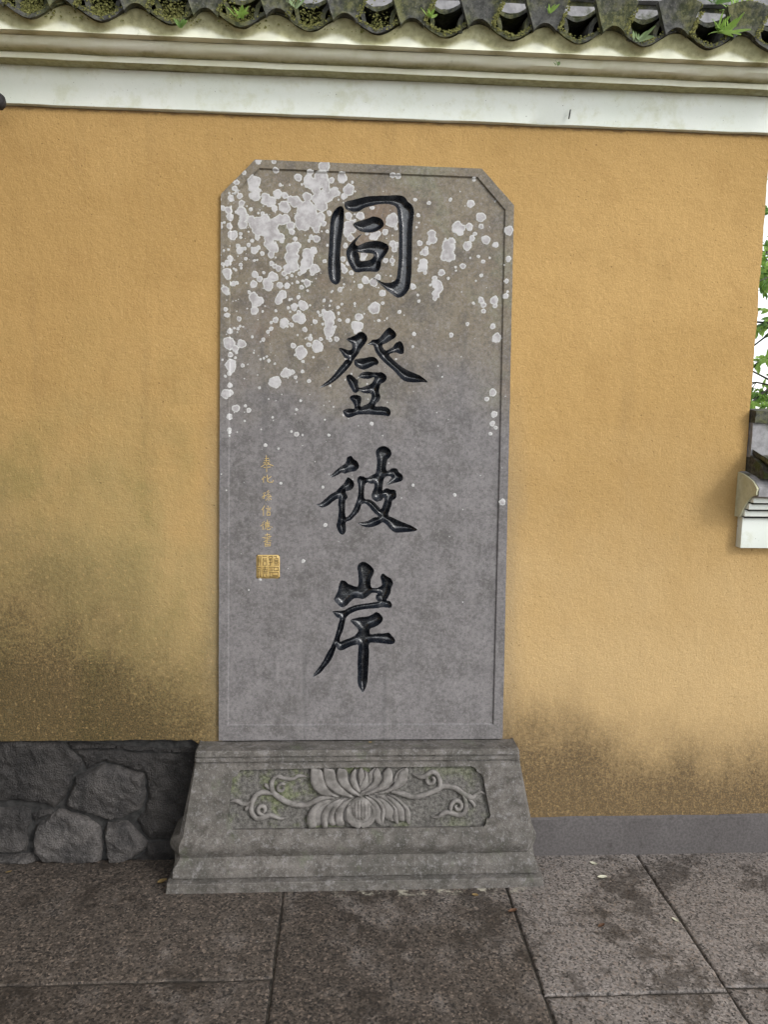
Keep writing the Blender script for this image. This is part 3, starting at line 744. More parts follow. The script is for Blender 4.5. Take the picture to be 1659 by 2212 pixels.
G2 = [[[(425,290),(480,262),(540,235),(600,195),(640,192),(690,230),(705,275),(700,310),(660,370),(620,420),(580,490),(520,570),(480,640),(420,710),(350,780),(270,850),(190,900),(120,930),(60,945),(110,895),(180,840),(250,770),(310,690),(370,620),(410,570),(440,555),(400,540),(355,470),(320,415),(345,405),(400,420),(450,435),(485,428),(500,400),(490,350),(460,325)]],
 [[(695,365),(740,330),(770,297),(830,290),(870,265),(905,225),(940,180),(1000,130),(1030,145),(1085,200),(1095,240),(1080,270),(1030,300),(960,345),(910,365),(920,410),(955,440),(1010,415),(1055,385),(1075,350),(1150,315),(1185,360),(1200,430),(1190,480),(1150,490),(1090,470),(1030,480),(1000,500),(1030,540),(1100,605),(1200,680),(1310,735),(1400,770),(1460,810),(1515,860),(1510,870),(1440,865),(1370,872),(1270,868),(1200,850),(1130,790),(1080,730),(1000,660),(920,590),(850,510),(810,450),(780,370)]],
 [[(530,570),(600,548),(680,540),(730,528),(790,528),(840,560),(858,600),(845,630),(800,640),(740,670),(660,700),(610,690),(545,650),(525,610)]],
 [[(420,800),(440,770),(480,765),(530,800),(572,835),(588,790),(620,745),(690,725),(780,732),(860,735),(895,732),(960,780),(962,830),(930,870),(890,890),(868,950),(862,1000),(880,1060),(870,1110),(830,1150),(808,1190),(900,1192),(980,1210),(1015,1250),(1018,1290),(1000,1325),(930,1318),(800,1308),(680,1303),(570,1308),(500,1335),(440,1345),(400,1315),(375,1255),(390,1240),(450,1222),(530,1220),(515,1150),(465,1080),(475,1060),(510,1042),(580,1042),(620,1065),(622,1120),(615,1195),(660,1180),(720,1150),(745,1110),(760,1060),(755,1025),(700,1020),(640,1010),(590,985),(560,1010),(520,1005),(490,960),(450,890)],
  [(592,812),(650,820),(720,825),(798,802),(790,840),(750,890),(680,920),(602,943),(586,928),(580,870)]]]
G3 = [[[(540,300),(570,280),(600,275),(630,315),(675,345),(695,380),(705,410),(690,450),(650,480),(580,492),(510,515),(470,500),(420,530),(350,558),(305,555),(350,510),(400,460),(450,420),(510,380),(535,340)]],
 [[(550,562),(590,580),(630,625),(638,670),(610,720),(565,745),(530,745),(525,770),(548,810),(545,840),(520,880),(518,950),(515,1050),(530,1100),(590,1050),(640,960),(670,880),(690,800),(695,740),(690,660),(675,600),(690,560),(720,545),(770,555),(800,570),(870,535),(925,505),(940,430),(945,330),(930,250),(935,200),(970,160),(1030,140),(1090,160),(1130,200),(1140,250),(1115,300),(1090,320),(1075,390),(1068,440),(1080,475),(1110,465),(1150,440),(1215,447),(1240,490),(1280,525),(1297,565),(1280,610),(1240,625),(1180,640),(1075,665),(1110,610),(1140,565),(1110,548),(1060,560),(1035,600),(1025,660),(1020,740),(1070,708),(1130,725),(1190,735),(1205,780),(1203,840),(1150,880),(1140,940),(1115,1010),(1098,1075),(1160,1105),(1250,1150),(1350,1190),(1430,1225),(1488,1270),(1440,1290),(1350,1300),(1250,1308),(1190,1305),(1140,1275),(1080,1210),(1025,1170),(960,1205),(880,1232),(800,1235),(740,1215),(690,1175),(760,1165),(840,1140),(900,1105),(960,1090),(930,1060),(880,1010),(830,950),(780,915),(735,935),(720,985),(690,1040),(640,1090),(590,1140),(525,1168),(528,1230),(525,1290),(490,1335),(450,1325),(415,1270),(400,1200),(415,1140),(425,1050),(430,980),(420,930),(425,850),(400,860),(350,890),(290,940),(200,970),(130,925),(180,910),(240,860),(320,790),(390,750),(440,700),(500,640),(530,590)],
  [(815,632),(860,650),(905,650),(910,690),(890,740),(870,800),(880,850),(920,885),(960,890),(1010,870),(1038,835),(1045,870),(1030,920),(1000,988),(960,950),(900,890),(840,860),(780,853),(770,800),(775,720),(782,670)]]]
G4 = [[[(480,330),(530,335),(570,370),(610,385),(650,400),(685,400),(692,300),(685,220),(678,170),(700,125),(750,102),(800,120),(860,170),(882,210),(870,260),(848,300),(840,380),(855,415),(900,420),(950,405),(975,385),(970,330),(958,285),(990,245),(1040,280),(1090,310),(1112,370),(1090,420),(1080,480),(1050,540),(1035,572),(1065,575),(1090,600),(1100,635),(1085,660),(1000,655),(900,668),(800,675),(700,690),(630,715),(570,750),(540,790),(520,870),(500,950),(470,1020),(472,1068),(520,1050),(590,1025),(640,1000),(680,960),(690,935),(670,900),(620,850),(595,815),(610,800),(700,775),(800,765),(860,740),(900,715),(940,722),(980,765),(990,800),(960,850),(900,890),(835,915),(835,978),(920,970),(1000,970),(1060,962),(1100,1000),(1138,1050),(1130,1085),(1090,1102),(1000,1095),(900,1085),(825,1090),(822,1200),(815,1350),(805,1500),(795,1590),(745,1685),(720,1650),(685,1590),(683,1450),(682,1300),(688,1180),(688,1110),(640,1115),(570,1140),(500,1175),(440,1165),(425,1130),(420,1140),(390,1230),(340,1320),(280,1390),(230,1450),(150,1495),(130,1495),(190,1410),(260,1310),(310,1210),(360,1130),(400,1030),(430,930),(450,850),(465,795),(430,775),(395,735),(378,705),(440,695),(520,690),(570,660),(650,630),(760,610),(870,595),(925,580),(905,555),(905,510),(925,490),(860,480),(820,510),(750,555),(690,545),(640,550),(590,590),(540,640),(490,655),(440,620),(395,560),(410,520),(440,460),(455,390)]]]
panel_loops = [INP]; glyph_outer = []
def groove(X, Y, d):
    t = np.clip(d/.0175, 0, 1)
    base = -.0195*np.sin(t*PI/2)
    return base+np.array([.0011*nz(x*45, y*45, 2) for x, y in zip(X, Y)])*np.clip(d/.006, 0, 1)
chars = []
for G, zf, lab in ((G1, c1, 'box-shaped first character with an open bottom, topmost'), (G2, c2, 'second character with spreading roof-like strokes'), (G3, c3, 'third character with crossing sweeping strokes'), (G4, c4, 'fourth character with a long straight stem, lowest')):
    co = bpy.data.objects.new('carved_character', None); link(co, stele); co['label'] = lab
    for piece in G:
        loops = [catmull(xz(L, zf, YP), 3) for L in piece]
        panel_loops += loops[:1]; glyph_outer.append(loops)
        relief('stroke', loops, fr(YP), groove, .0032, INK, co, jitter=.2)
# sunk field with the characters cut out of it (islands inside the counters are put back)
v, f = cdt(panel_loops)
V = [(a, YP, b) for a, b in v]; F = [list(t) for t in f]
for loops in glyph_outer:
    for H_ in loops[1:]:
        hv, hf = cdt([H_]); s = len(V); V += [(a, YP, b) for a, b in hv]; F += [[s+q for q in t] for t in hf]
fixn_front(mesh('inscribed_field', V, F, STELE, stele))
# --- small gilded signature and seal
c5 = ZM(880, 1620, .2350)
SIG = [
 [[(390,180),(390,290)],[(362,236),(430,226)],[(352,268),(440,258)],[(340,300),(448,284)],[(390,290),(350,335),(305,362)],[(400,290),(440,322),(502,345)],[(393,280),(395,440)],[(372,327),(428,320)],[(348,371),(462,362)]],
 [[(358,503),(342,538),(318,557)],[(342,540),(347,605)],[(404,482),(410,588),(440,600),(488,597),(498,562)],[(468,508),(410,552)],[(386,512),(362,532)]],
 [[(335,772),(378,756),(350,800)],[(350,800),(356,850),(330,846)],[(322,830),(392,800)],[(428,722),(398,757)],[(442,748),(400,790),(462,800)],[(432,790),(398,826),(472,820)],[(426,830),(426,885)],[(402,850),(378,886)],[(446,845),(468,868)]],
 [[(362,962),(340,1005),(315,1032)],[(345,1018),(346,1118)],[(408,962),(420,986)],[(378,1006),(467,1000)],[(398,1030),(452,1025)],[(398,1051),(452,1047)],[(398,1072),(398,1112),(446,1110),(452,1070),(398,1072)]],
 [[(362,1203),(328,1236)],[(352,1243),(298,1282)],[(336,1272),(336,1337)],[(372,1226),(442,1215)],[(405,1178),(405,1242)],[(370,1246),(441,1240),(436,1277),(374,1281),(370,1246)],[(394,1245),(394,1278)],[(415,1244),(415,1277)],[(368,1300),(452,1290)],[(377,1314),(362,1332)],[(394,1310),(405,1336),(446,1332),(452,1314)],[(466,1288),(482,1302)]],
 [[(405,1388),(400,1542)],[(368,1420),(442,1410),(437,1450)],[(326,1462),(472,1437)],[(358,1477),(452,1465)],[(368,1501),(447,1492)],[(346,1522),(468,1505)],[(368,1545),(368,1592),(451,1586),(457,1534),(368,1545)],[(370,1568),(451,1561)]]]
for ch in SIG:
    ribbon([xz(st, c5, YP) for st in ch], .0026, fr(YP), .0009, 'small_gold_character', GOLD2, stele)
sq = resample(xz([(233, 2095), (233, 1727), (600, 1727), (600, 2095)], c5, YP), .006)
sq = [(a+.0005*nz(a*200, b*200), b+.0005*nz(a*200, b*200, 3)) for a, b in sq]
seal = relief('gold_seal', [sq], fr(YP), lambda X, Y, d: np.minimum(d*1.2, .0012), .012, GOLD, stele, skirt=-.002)
SEAL = [[(250,1755),(305,1750),(300,1890)],[(272,1760),(268,1890),(256,1890)],[(330,1750),(402,1748)],[(345,1775),(340,1815)],[(335,1790),(400,1786)],[(340,1812),(400,1808)],[(340,1832),(340,1887),(396,1887),(396,1832),(340,1832)],
 [(430,1752),(487,1746),(485,1776),(430,1792),(430,1752)],[(430,1806),(487,1802),(485,1840),(430,1846)],[(457,1792),(455,1892),(430,1888)],[(510,1752),(545,1746),(550,1776)],[(518,1790),(577,1786),(577,1812),(518,1816),(518,1790)],[(518,1832),(577,1830),(577,1852),(518,1856),(518,1832)],[(523,1868),(523,1897)],[(549,1866),(549,1897)],[(575,1866),(575,1897)],
 [(428,1920),(582,1920)],[(435,1945),(492,1945),(492,1972),(430,1976)],[(512,1925),(512,1972),(577,1972),(577,1925)],[(430,2000),(582,2000)],[(445,2000),(445,2070),(470,2066)],[(490,2000),(490,2048),(572,2048),(572,2000)],[(438,2070),(582,2066)],
 [(253,1925),(307,1920),(307,1946),(253,1952)],[(258,1976),(312,1971)],[(270,1976),(268,2072)],[(301,1976),(298,2072)],[(333,1930),(407,1925)],[(370,1905),(370,1955)],[(333,1957),(407,1957),(407,1991),(333,1991),(333,1957)],[(358,1957),(358,1991)],[(382,1957),(382,1991)],[(333,2010),(407,2010)],[(345,2026),(345,2072),(372,2072)],[(386,2026),(398,2072)]]
ribbon([xz(st, c5, YP) for st in SEAL], .0024, fr(YP-.0012), .0005, 'seal_script', SEALSHADE, seal)
# --- lichen (traced rosettes, then small specks)
L6 = [(435,310,70),(425,360,55),(480,400,30),(450,460,55),(410,455,35),(560,470,45),(610,520,60),(550,520,40),(655,595,35),(690,440,50),(770,455,35),(765,580,65),(830,500,40),(880,520,60),(940,560,50),(1010,470,50),(1010,560,60),(980,640,80),(1050,620,70),(1040,700,90),(960,760,80),(920,690,50),(1100,760,60),(1150,700,60),(1110,820,40),(1190,760,30),(1130,500,70),(1190,480,70),(1160,560,70),(1240,470,55),(1300,420,55),(1340,430,30),(1120,320,70),(1030,300,65),(1060,330,60),(1165,265,75),(1210,340,50),(1275,290,32),(1040,210,35),(1110,400,50),(1220,390,45),(912,260,42),(720,340,18),(1390,265,55),(1460,395,62),(1410,465,35),(1500,312,16),(670,185,32),(652,97,25),(1195,140,60),(485,90,35),(250,320,28),(228,385,30),(330,215,25),(185,490,35),(280,460,33),(300,540,35),(300,630,55),(320,700,45),(310,770,50),(400,720,45),(450,760,70),(520,740,60),(560,700,45),(470,830,60),(540,830,70),(600,800,70),(650,760,60),(720,720,60),(780,710,50),(830,780,45),(845,850,32),(650,870,70),(600,920,60),(690,900,40),(730,900,35),(735,945,28),(580,980,40),(640,1020,60),(620,1095,38),(470,910,30),(415,945,22),(525,650,22),(400,605,22),(105,600,28),(160,620,40),(175,690,40),(170,790,32),(205,885,52),(118,752,15),(290,870,20),(290,910,16),(260,1000,25),(280,1050,38),(335,1030,20),(375,990,24),(440,1050,40),(480,1020,25),(525,1085,25),(880,925,25),(1055,908,28),(1110,925,38),(1028,948,17),(850,1040,70),(890,1000,50),(840,1130,75),(850,1220,70),(800,1250,50),(760,1300,30),(790,1345,17),(845,1320,17),(1020,1100,70),(1080,1050,40),(1010,1180,70),(970,1250,45),(1090,1250,55),(1065,1300,25),(930,1300,25),(1205,1165,20),(625,1190,28),(660,1220,28),(700,1245,33),(540,1290,17),(445,1310,38),(495,1360,33),(430,1415,40),(640,1335,55),(580,1400,55),(590,1440,50),(714,1425,35),(792,1432,33),(1010,1400,40),(950,1448,25),(960,1380,17),(1250,645,28),(1230,845,20),(1230,995,15),(180,1140,32),(150,1190,35),(145,1290,50),(150,1330,38),(110,1055,14),(158,1045,14),(210,1410,30),(250,1400,20),(125,1480,42),(150,1515,25),(430,1560,55),(460,1600,60),(510,1590,35),(740,1530,50),(700,1590,45),(915,1555,22),(960,1640,50),(1195,1590,18),(290,1205,22),(345,1140,20),(295,1240,15),(215,1245,12)]
L1 = [(610,400,55),(1040,460,90),(945,615,42),(800,660,60),(850,640,40),(760,690,35),(450,400,50),(480,540,90),(430,620,60),(480,700,50),(410,800,35),(660,920,50),(640,980,35),(1050,780,50),(1070,850,38),(1110,790,35),(375,980,38),(360,1080,45),(400,1130,42),(440,1040,30),(490,1165,33),(950,1000,35),(1040,1000,38),(680,1265,52),(790,1290,58),(850,1225,40),(610,1345,35),(910,1440,45),(335,1390,35),(800,1640,80),(1350,180,25),(1535,225,27),(1390,390,27),(1320,1350,40),(1385,1465,18),(1555,1330,18),(30,710,40),(125,1010,25),(120,1540,22),(360,1585,18),(305,1630,22),(1400,1545,22)]
L7 = [(945,545,42),(725,500,20),(1055,690,52),(1060,790,28),(800,800,62),(850,810,40),(830,860,35),(930,795,40),(525,870,45),(530,930,50),(490,970,25),(740,950,40),(690,1000,60),(740,1020,42),(700,1100,70),(650,1130,35),(750,1120,35),(960,920,33),(990,870,22),(910,1000,50),(1110,935,48),(1215,990,33),(1355,840,48),(450,1070,40),(410,1080,20),(435,1180,45),(430,1230,50),(390,1260,25),(450,1290,22),(395,970,30),(630,1290,37),(860,1220,32),(780,1230,15),(1030,1115,18),(1080,1170,22),(940,1130,12),(1150,1130,13),(1060,1320,20),(555,1350,28),(580,1420,55),(600,1460,50),(570,1520,45),(555,1570,25),(702,1350,17),(1055,1580,30),(1205,1580,38),(1330,1385,25),(1340,1500,14),(975,1620,17),(980,285,20),(160,250,28),(100,240,28),(1085,1640,30),(1210,1650,25)]
L8 = [(440,100,45),(130,90,25),(142,152,28),(272,190,27),(175,325,30),(258,298,18),(283,270,14),(220,290,14),(165,455,65),(230,510,40),(245,555,18),(300,460,48),(180,580,28),(185,690,62),(190,740,35),(170,780,25),(127,812,17),(232,612,16),(175,910,27),(130,1000,50),(180,990,32),(140,1040,20),(238,1158,42),(377,1180,27),(170,1250,32),(168,1390,24),(170,1420,18),(668,202,32),(765,225,48),(750,260,35),(840,255,25),(620,230,17),(870,60,40),(970,52,50),(805,72,18),(890,180,45),(945,190,55),(920,120,25),(1190,110,27),(1130,118,17),(1150,152,18),(1095,220,27),(1245,170,70),(1250,240,55),(1250,320,65),(1240,390,28),(1330,410,28),(1160,408,22),(1350,130,18),(1345,65,18),(1360,203,20),(1450,210,26),(1570,170,43),(1530,265,48),(1570,270,50),(1555,320,45),(985,305,28),(620,297,23),(585,330,21),(415,385,16),(1043,402,27),(1027,470,26),(860,480,30),(945,545,65),(935,600,35),(1120,488,65),(595,643,20),(572,600,14),(540,618,14),(790,770,50),(760,790,40),(850,765,28),(885,823,20),(662,875,66),(895,1437,27),(965,650,18),(960,760,20),(840,1408,14),(960,1447,12)]
circ = []
for Ls, zf, sc in ((L6, z6, .33755), (L1, c1, .27125), (L7, z7, .33755), (L8, z8, .33755)):
    for x, y, r in Ls:
        P = onY(*zf((x, y)), YP); P2 = onY(*zf((x+r, y)), YP); circ.append((P.x, P.z, (P2.x-P.x)*1.0))
for u, v, r in ((975, 724, 5), (1073, 730, 10), (1065, 705, 6), (1067, 650, 8), (1040, 650, 6), (1045, 672, 5), (1065, 848, 8), (1068, 895, 7), (1064, 915, 6), (1060, 937, 4), (1085, 1084, 7), (1052, 862, 5), (655, 1212, 4), (1098, 560, 6), (1092, 640, 6), (940, 610, 7), (1010, 700, 4)):
    P = onY(u, v, YP); circ.append((P.x, P.z, r*.00152))
for k in range(430):
    # specks thin out away from the upper left
    x = -.40+abs(rnd.gauss(0, .34)); z = 2.22-abs(rnd.gauss(0, .42))
    if x < .52: circ.append((x, z, rnd.choice((.0016, .002, .0024, .003, .004, .0052))*rnd.uniform(.7, 1.25)))
for k in range(60):
    circ.append((rnd.uniform(-.4, .52), rnd.uniform(.9, 2.22), rnd.uniform(.0013, .0024)))
gs = .0021; gx0, gz0 = -.42, .85; nx, nzz = int(.97/gs), int(1.45/gs)
FX = gx0+np.arange(nx)*gs; FZ = gz0+np.arange(nzz)*gs
field = np.full((nzz, nx), -.01)
for (x, z, r) in circ:
    m_ = r*1.5+.004
    i0, i1 = int((x-m_-gx0)/gs), int((x+m_-gx0)/gs)+2; j0, j1 = int((z-m_-gz0)/gs), int((z+m_-gz0)/gs)+2
    i0, j0 = max(i0, 0), max(j0, 0); i1, j1 = min(i1, nx), min(j1, nzz)
    if i0 >= i1 or j0 >= j1: continue
    X, Z = np.meshgrid(FX[i0:i1], FZ[j0:j1]); th = np.arctan2(Z-z, X-x); rr = r
    if r > .004:
        ph = nrs.uniform(0, 6.28, 5); rr = r*(1+.06*np.cos(2*th+ph[0])+.05*np.cos(3*th+ph[1])+.04*np.cos(5*th+ph[2])+.028*np.cos(8*th+ph[3])+.02*np.cos(13*th+ph[4]))
    field[j0:j1, i0:i1] = np.maximum(field[j0:j1, i0:i1], rr-np.hypot(X-x, Z-z))
GX, GZ = np.meshgrid(FX, FZ)
inn = inpoly(GX, GZ, INP); outm = inpoly(GX, GZ, [(a, b) for a, b in OUT])
bad = ~outm
for loops in glyph_outer:
    b_ = inpoly(GX, GZ, loops[0])
    for H_ in loops[1:]: b_ &= ~inpoly(GX, GZ, H_)
    bad |= b_
jj, ii = np.nonzero(np.abs(field) < .0045)
field[jj, ii] += np.array([.0011*nz(FX[i_]*150, FZ[j_]*150, 1)+.0009*nz(FX[i_]*330, FZ[j_]*330, 2) for j_, i_ in zip(jj, ii)])
field[bad] = -.01
sm = field.copy()
hgt = np.clip(sm*.22, -.0012, .00045)
yb = np.where(inn, YP, YF)
# keep the crust near the strokes' lips from bridging the cut
near = sm > -.004
cell = (near[:-1, :-1] | near[1:, :-1] | near[:-1, 1:] | near[1:, 1:]) & ((sm[:-1, :-1] > 0) | (sm[1:, :-1] > 0) | (sm[:-1, 1:] > 0) | (sm[1:, 1:] > 0)) & ~(bad[:-1, :-1] | bad[1:, :-1] | bad[:-1, 1:] | bad[1:, 1:])
jj, ii = np.nonzero(cell)
idx = -np.ones(sm.shape, int); use = np.zeros(sm.shape, bool)
for dj in (0, 1):
    for di in (0, 1): use[jj+dj, ii+di] = True
idx[use] = np.arange(use.sum())
VV = np.stack([GX[use], (yb-hgt)[use], GZ[use]], 1); T = np.clip(sm[use]/.0055, 0, 1)
FF = np.stack([idx[jj, ii], idx[jj, ii+1], idx[jj+1, ii+1], idx[jj+1, ii]], 1)
lo_ = mesh('lichen', VV.tolist(), FF.tolist(), LICH, stele, 180, T); lo_['kind'] = 'stuff'; fixn_front(lo_)

# ------------------------------------------------------------------ the pedestal with the lotus
ped = thing('stone_pedestal', 'grey stone pedestal with carved lotus and scrolls under the tablet', 'pedestal')
LV = [ # z, depth, left x, right x, chamfer
 (0, .178, -.551, .668, .003), (.029, .1765, -.547, .665, .003), (.0312, .1745, -.546, .664, .003), (.0318, .150, -.534, .650, .003), (.0365, .149, -.533, .650, .003), (.0372, .1555, -.535, .652, .003), (.066, .1525, -.532, .649, .003), (.0685, .1500, -.530, .648, .004), (.080, .1415, -.529, .645, .012), (.0945, .1355, -.535, .645, .03), (.0965, .1330, -.536, .645, .032), (.0985, .1375, -.538, .647, .036),
 (.108, .142, -.547, .652, .045), (.124, .149, -.552, .657, .05), (.142, .150, -.548, .656, .046), (.156, .146, -.535, .648, .035), (.168, .1405, -.5145, .6385, .018), (.388, .1035, -.470, .5925, .006),
 (.396, .1030, -.469, .5915, .006), (.3975, .0965, -.465, .5875, .006), (.4010, .0965, -.465, .5875, .006), (.4025, .1025, -.469, .591, .006), (.4125, .1010, -.468, .590, .006), (.414, .0950, -.464, .586, .006), (.4175, .0950, -.464, .586, .006), (.419, .1005, -.468, .590, .006), (.431, .0965, -.466, .588, .008), (.4345, .0915, -.463, .585, .010)]
def lev(L):
    z, d, a, b, c = L; n = 44; p = [(a, .04), (a, .02), (a, -d+c)]
    for i in range(n+1): p.append((a+c*.8+(b-a-1.6*c)*i/n, -d))
    p += [(b, -d+c), (b, .02), (b, .04)]
    return [(x+.0012*nz(x*18, y*18, z*30), y+.0018*nz(x*14, z*6, 7)+.0009*nz(x*60, z*20, 3), z) for x, y in p]
V = []; F = []; rows = [lev(L) for L in LV]; n = len(rows[0])
rows[-1] = [(x, y, .4265 if y > -.03 else z) for x, y, z in rows[-1]]
for r_ in rows: V += r_
FI = [i for i, q in enumerate(LV) if q[0] == .168][0]
for j in range(len(rows)-1):
    for i in range(n-1):
        if j == FI and 3 <= i < n-4: continue
        F.append((j*n+i, j*n+i+1, (j+1)*n+i+1, (j+1)*n+i))
s = len(V); V += [(x, min(y+.09, .04) if y < -.05 else y, .427) for x, y, z in rows[-1]]
t_ = (len(rows)-1)*n
F += [(t_+i, t_+i+1, s+i+1, s+i) for i in range(n-1)]
fixn(mesh('body', V, F, PED, ped, 32))
# carved front face: plane between levels 10 and 11
zA, dA = LV[FI][0], LV[FI][1]; zB, dB = LV[FI+1][0], LV[FI+1][1]
p0 = Vector((0, -dA, zA)); sl_ = Vector((0, -dB+dA, zB-zA)); slen = sl_.length; sv = sl_/slen; nv = Vector((0, -sv.z, sv.y))
if nv.y > 0: nv = -nv
def pf(a, b, h): return tuple(p0+Vector((a, 0, 0))+sv*b+nv*h)
def toP(q, zf=None):
    if zf: q = zf(q)
    P = onP(q[0], q[1], p0, nv); return (P.x, (P-p0).dot(sv))
def tp(pts, zf=None): return [toP(q, zf) for q in pts]
za = ZM(800, 2770, .3255); zb = ZM(1300, 2770, .3255)
PANEL = tp([za(q) for q in ((150, 800), (125, 745), (95, 690), (110, 480), (145, 215), (205, 190), (235, 128))]+[zb(q) for q in ((0, 98), (700, 92), (1290, 85), (1340, 105), (1370, 160), (1405, 165), (1430, 210), (1470, 430), (1512, 640), (1500, 668), (1465, 682), (1460, 730), (1440, 762), (1300, 770), (600, 775))])
PANEL = resample(PANEL, .012)
row_b = [((V_[0]), 0.0) for V_ in rows[FI][3:n-3]]; row_t = [((V_[0]), slen) for V_ in rows[FI+1][3:n-3]]
outer = row_b+row_t[::-1]
v, f = cdt([outer, PANEL]); RD = -.0125
def fy(a, b):   # follow the body's hand-cut unevenness at the rims
    return .0
V = []
rb = {round(q[0], 6): q for q in rows[FI]}; rt = {round(q[0], 6): q for q in rows[FI+1]}
for a, b in v:
    if abs(b) < 1e-6 and round(a, 6) in rb: V.append(rb[round(a, 6)])
    elif abs(b-slen) < 1e-6 and round(a, 6) in rt: V.append(rt[round(a, 6)])
    else: V.append(pf(a, b, 0))
F = [list(t) for t in f]; s = len(V); m_ = len(PANEL)
V += [pf(a, b, 0) for a, b in PANEL]+[pf(a, b, RD) for a, b in PANEL]; F += [(s+i, s+(i+1) % m_, s+m_+(i+1) % m_, s+m_+i) for i in range(m_)]
fixn_front(mesh('front_face', V, F, PED, ped))
relief('panel_floor', [PANEL], lambda a, b, h: pf(a, b, RD+h), lambda X, Y, d: np.array([.0016*nz(x*70, y*70)+.0010*nz(x*160, y*160, 4) for x, y in zip(X, Y)]), .008, PFLOOR, ped)
lotus = bpy.data.objects.new('lotus_relief', None); link(lotus, ped)
for zf, P_ in ((za, [(1035,125),(1030,250),(1080,350),(1150,400),(1300,425),(1480,430),(1590,440),(1640,435)]+[((q[0]+1536), q[1]) for q in ((205,405),(330,368),(420,300),(470,220),(555,130),(480,150),(420,240),(395,190),(360,130),(300,200),(280,180),(225,125),(160,170),(100,150),(55,115))]+[(1550,130),(1500,160),(1440,200),(1350,140),(1290,190),(1190,130),(1150,180)]),
               (za, [(1000,770),(1000,650),(1050,560),(1130,500),(1250,470),(1400,450),(1590,440)]+[(q[0]+1536, q[1]) for q in ((150,420),(380,415),(480,460),(580,580),(600,650),(580,700),(470,700),(330,665),(290,720),(200,690),(60,760))]+[(1560,760),(1480,720),(1300,740),(1200,760)])):
    L = resample(tp(P_, zf), .008)
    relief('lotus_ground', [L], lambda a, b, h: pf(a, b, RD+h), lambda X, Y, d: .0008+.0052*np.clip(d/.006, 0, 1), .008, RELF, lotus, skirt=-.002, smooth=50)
PETALS = [  # crop, base height, rise, outline
 (zb, .001, .006, [(220,103),(185,125),(150,158),(132,240),(160,290),(205,215)]),
 (zb, .001, .006, [(360,108),(310,145),(285,200),(272,260),(300,275),(335,180)]),
 (zb, .001, .006, [(548,110),(480,140),(445,190),(425,260),(445,290),(490,190)]),
 (za, .003, .009, [(1135,128),(1085,112),(1032,106),(1018,180),(1025,270),(1065,350),(1140,408),(1235,428),(1340,432),(1262,385),(1205,310),(1178,230),(1162,160)]),
 (za, .004, .009, [(1280,128),(1225,114),(1175,110),(1166,190),(1192,290),(1250,355),(1340,405),(1440,432),(1510,436),(1450,392),(1372,318),(1318,240),(1300,165)]),
 (za, .005, .009, [(1420,130),(1380,116),(1335,113),(1312,190),(1330,270),(1400,342),(1500,402),(1600,430),(1570,398),(1500,330),(1448,250),(1440,170)]),
 (za, .006, .009, [(1530,112),(1478,180),(1463,260),(1500,335),(1570,378),(1585,370),(1560,300),(1536,220)]),
 (zb, .006, .010, [(55,104),(22,150),(18,215),(35,270),(42,300),(60,265),(88,215),(92,160)]),
 (zb, .005, .009, [(102,138),(92,200),(60,250),(40,300),(44,352),(105,312),(135,262),(133,200)]),
 (zb, .005, .009, [(236,106),(190,165),(190,258),(122,330),(55,378),(60,392),(150,345),(240,292),(278,238),(277,170)]),
 (zb, .004, .009, [(370,101),(308,155),(290,258),(222,330),(105,398),(118,410),(240,375),(342,322),(402,250),(412,175)]),
 (zb, .003, .009, [(577,104),(485,158),(458,232),(408,310),(322,368),(205,396),(225,404),(380,375),(482,332),(562,270),(583,190)]),
 (za, .002, .009, [(1250,468),(1170,475),(1090,510),(1028,565),(990,640),(983,720),(1005,788),(1050,782),(1092,760),(1078,690),(1082,620),(1120,560)]),
 (za, .003, .008, [(1370,455),(1300,475),(1232,515),(1178,570),(1148,650),(1147,720),(1166,782),(1215,768),(1205,690),(1222,612),(1275,545)]),
 (za, .002, .007, [(1400,455),(1330,490),(1270,560),(1235,640),(1230,710),(1260,755),(1310,740),(1295,670),(1310,590),(1370,510)]),
 (za, .004, .009, [(1490,450),(1410,480),(1345,535),(1302,600),(1294,670),(1320,752),(1405,742),(1386,665),(1395,590),(1440,515)]),
 (za, .003, .007, [(1530,452),(1460,500),(1420,560),(1400,630),(1425,720),(1470,700),(1450,620),(1480,530)]),
 (zb, .002, .006, [(340,418),(430,460),(502,520),(545,580),(548,705),(480,692),(474,620),(438,540)]),
 (zb, .004, .008, [(360,405),(460,438),(540,508),(600,580),(612,650),(597,735),(560,702),(545,640),(550,580),(500,500),(430,440)]),
 (zb, .003, .007, [(240,435),(320,468),(392,530),(428,590),(412,655),(442,705),(330,672),(325,590),(288,515)]),
 (zb, .005, .008, [(230,418),(330,448),(402,500),(457,570),(473,650),(474,735),(440,712),(414,650),(430,590),(388,508),(310,450)]),
 (za, .0125, .004, [(1425,600),(1440,690),(1500,750),(1580,768),(1592,718),(1540,705),(1492,660),(1462,590),(1472,520),(1440,540)]),
 (za, .0125, .004, [(1752,600),(1740,690),(1680,750),(1602,768),(1594,718),(1640,705),(1690,660),(1718,590),(1706,520),(1742,540)]),
 (zb, .004, .007, [(100,425),(180,452),(242,510),(282,590),(276,660),(297,752),(205,688),(198,600),(170,510)]),
 (zb, .006, .008, [(140,415),(250,455),(312,528),(327,610),(312,690),(298,745),(276,655),(286,590),(250,508),(185,440)])]
for zf, b0, rise, P_ in PETALS:
    L = catmull(tp(P_, zf), 3)
    relief('petal', [L], lambda a, b, h: pf(a, b, RD+h), (lambda b0, rise: lambda X, Y, d: b0+.0035+rise*(.50+.50*np.sin(np.clip(d/.0075, 0.0, 1)*PI/2)))(b0, rise), .0045, RELF, lotus, skirt=-.002, smooth=50)
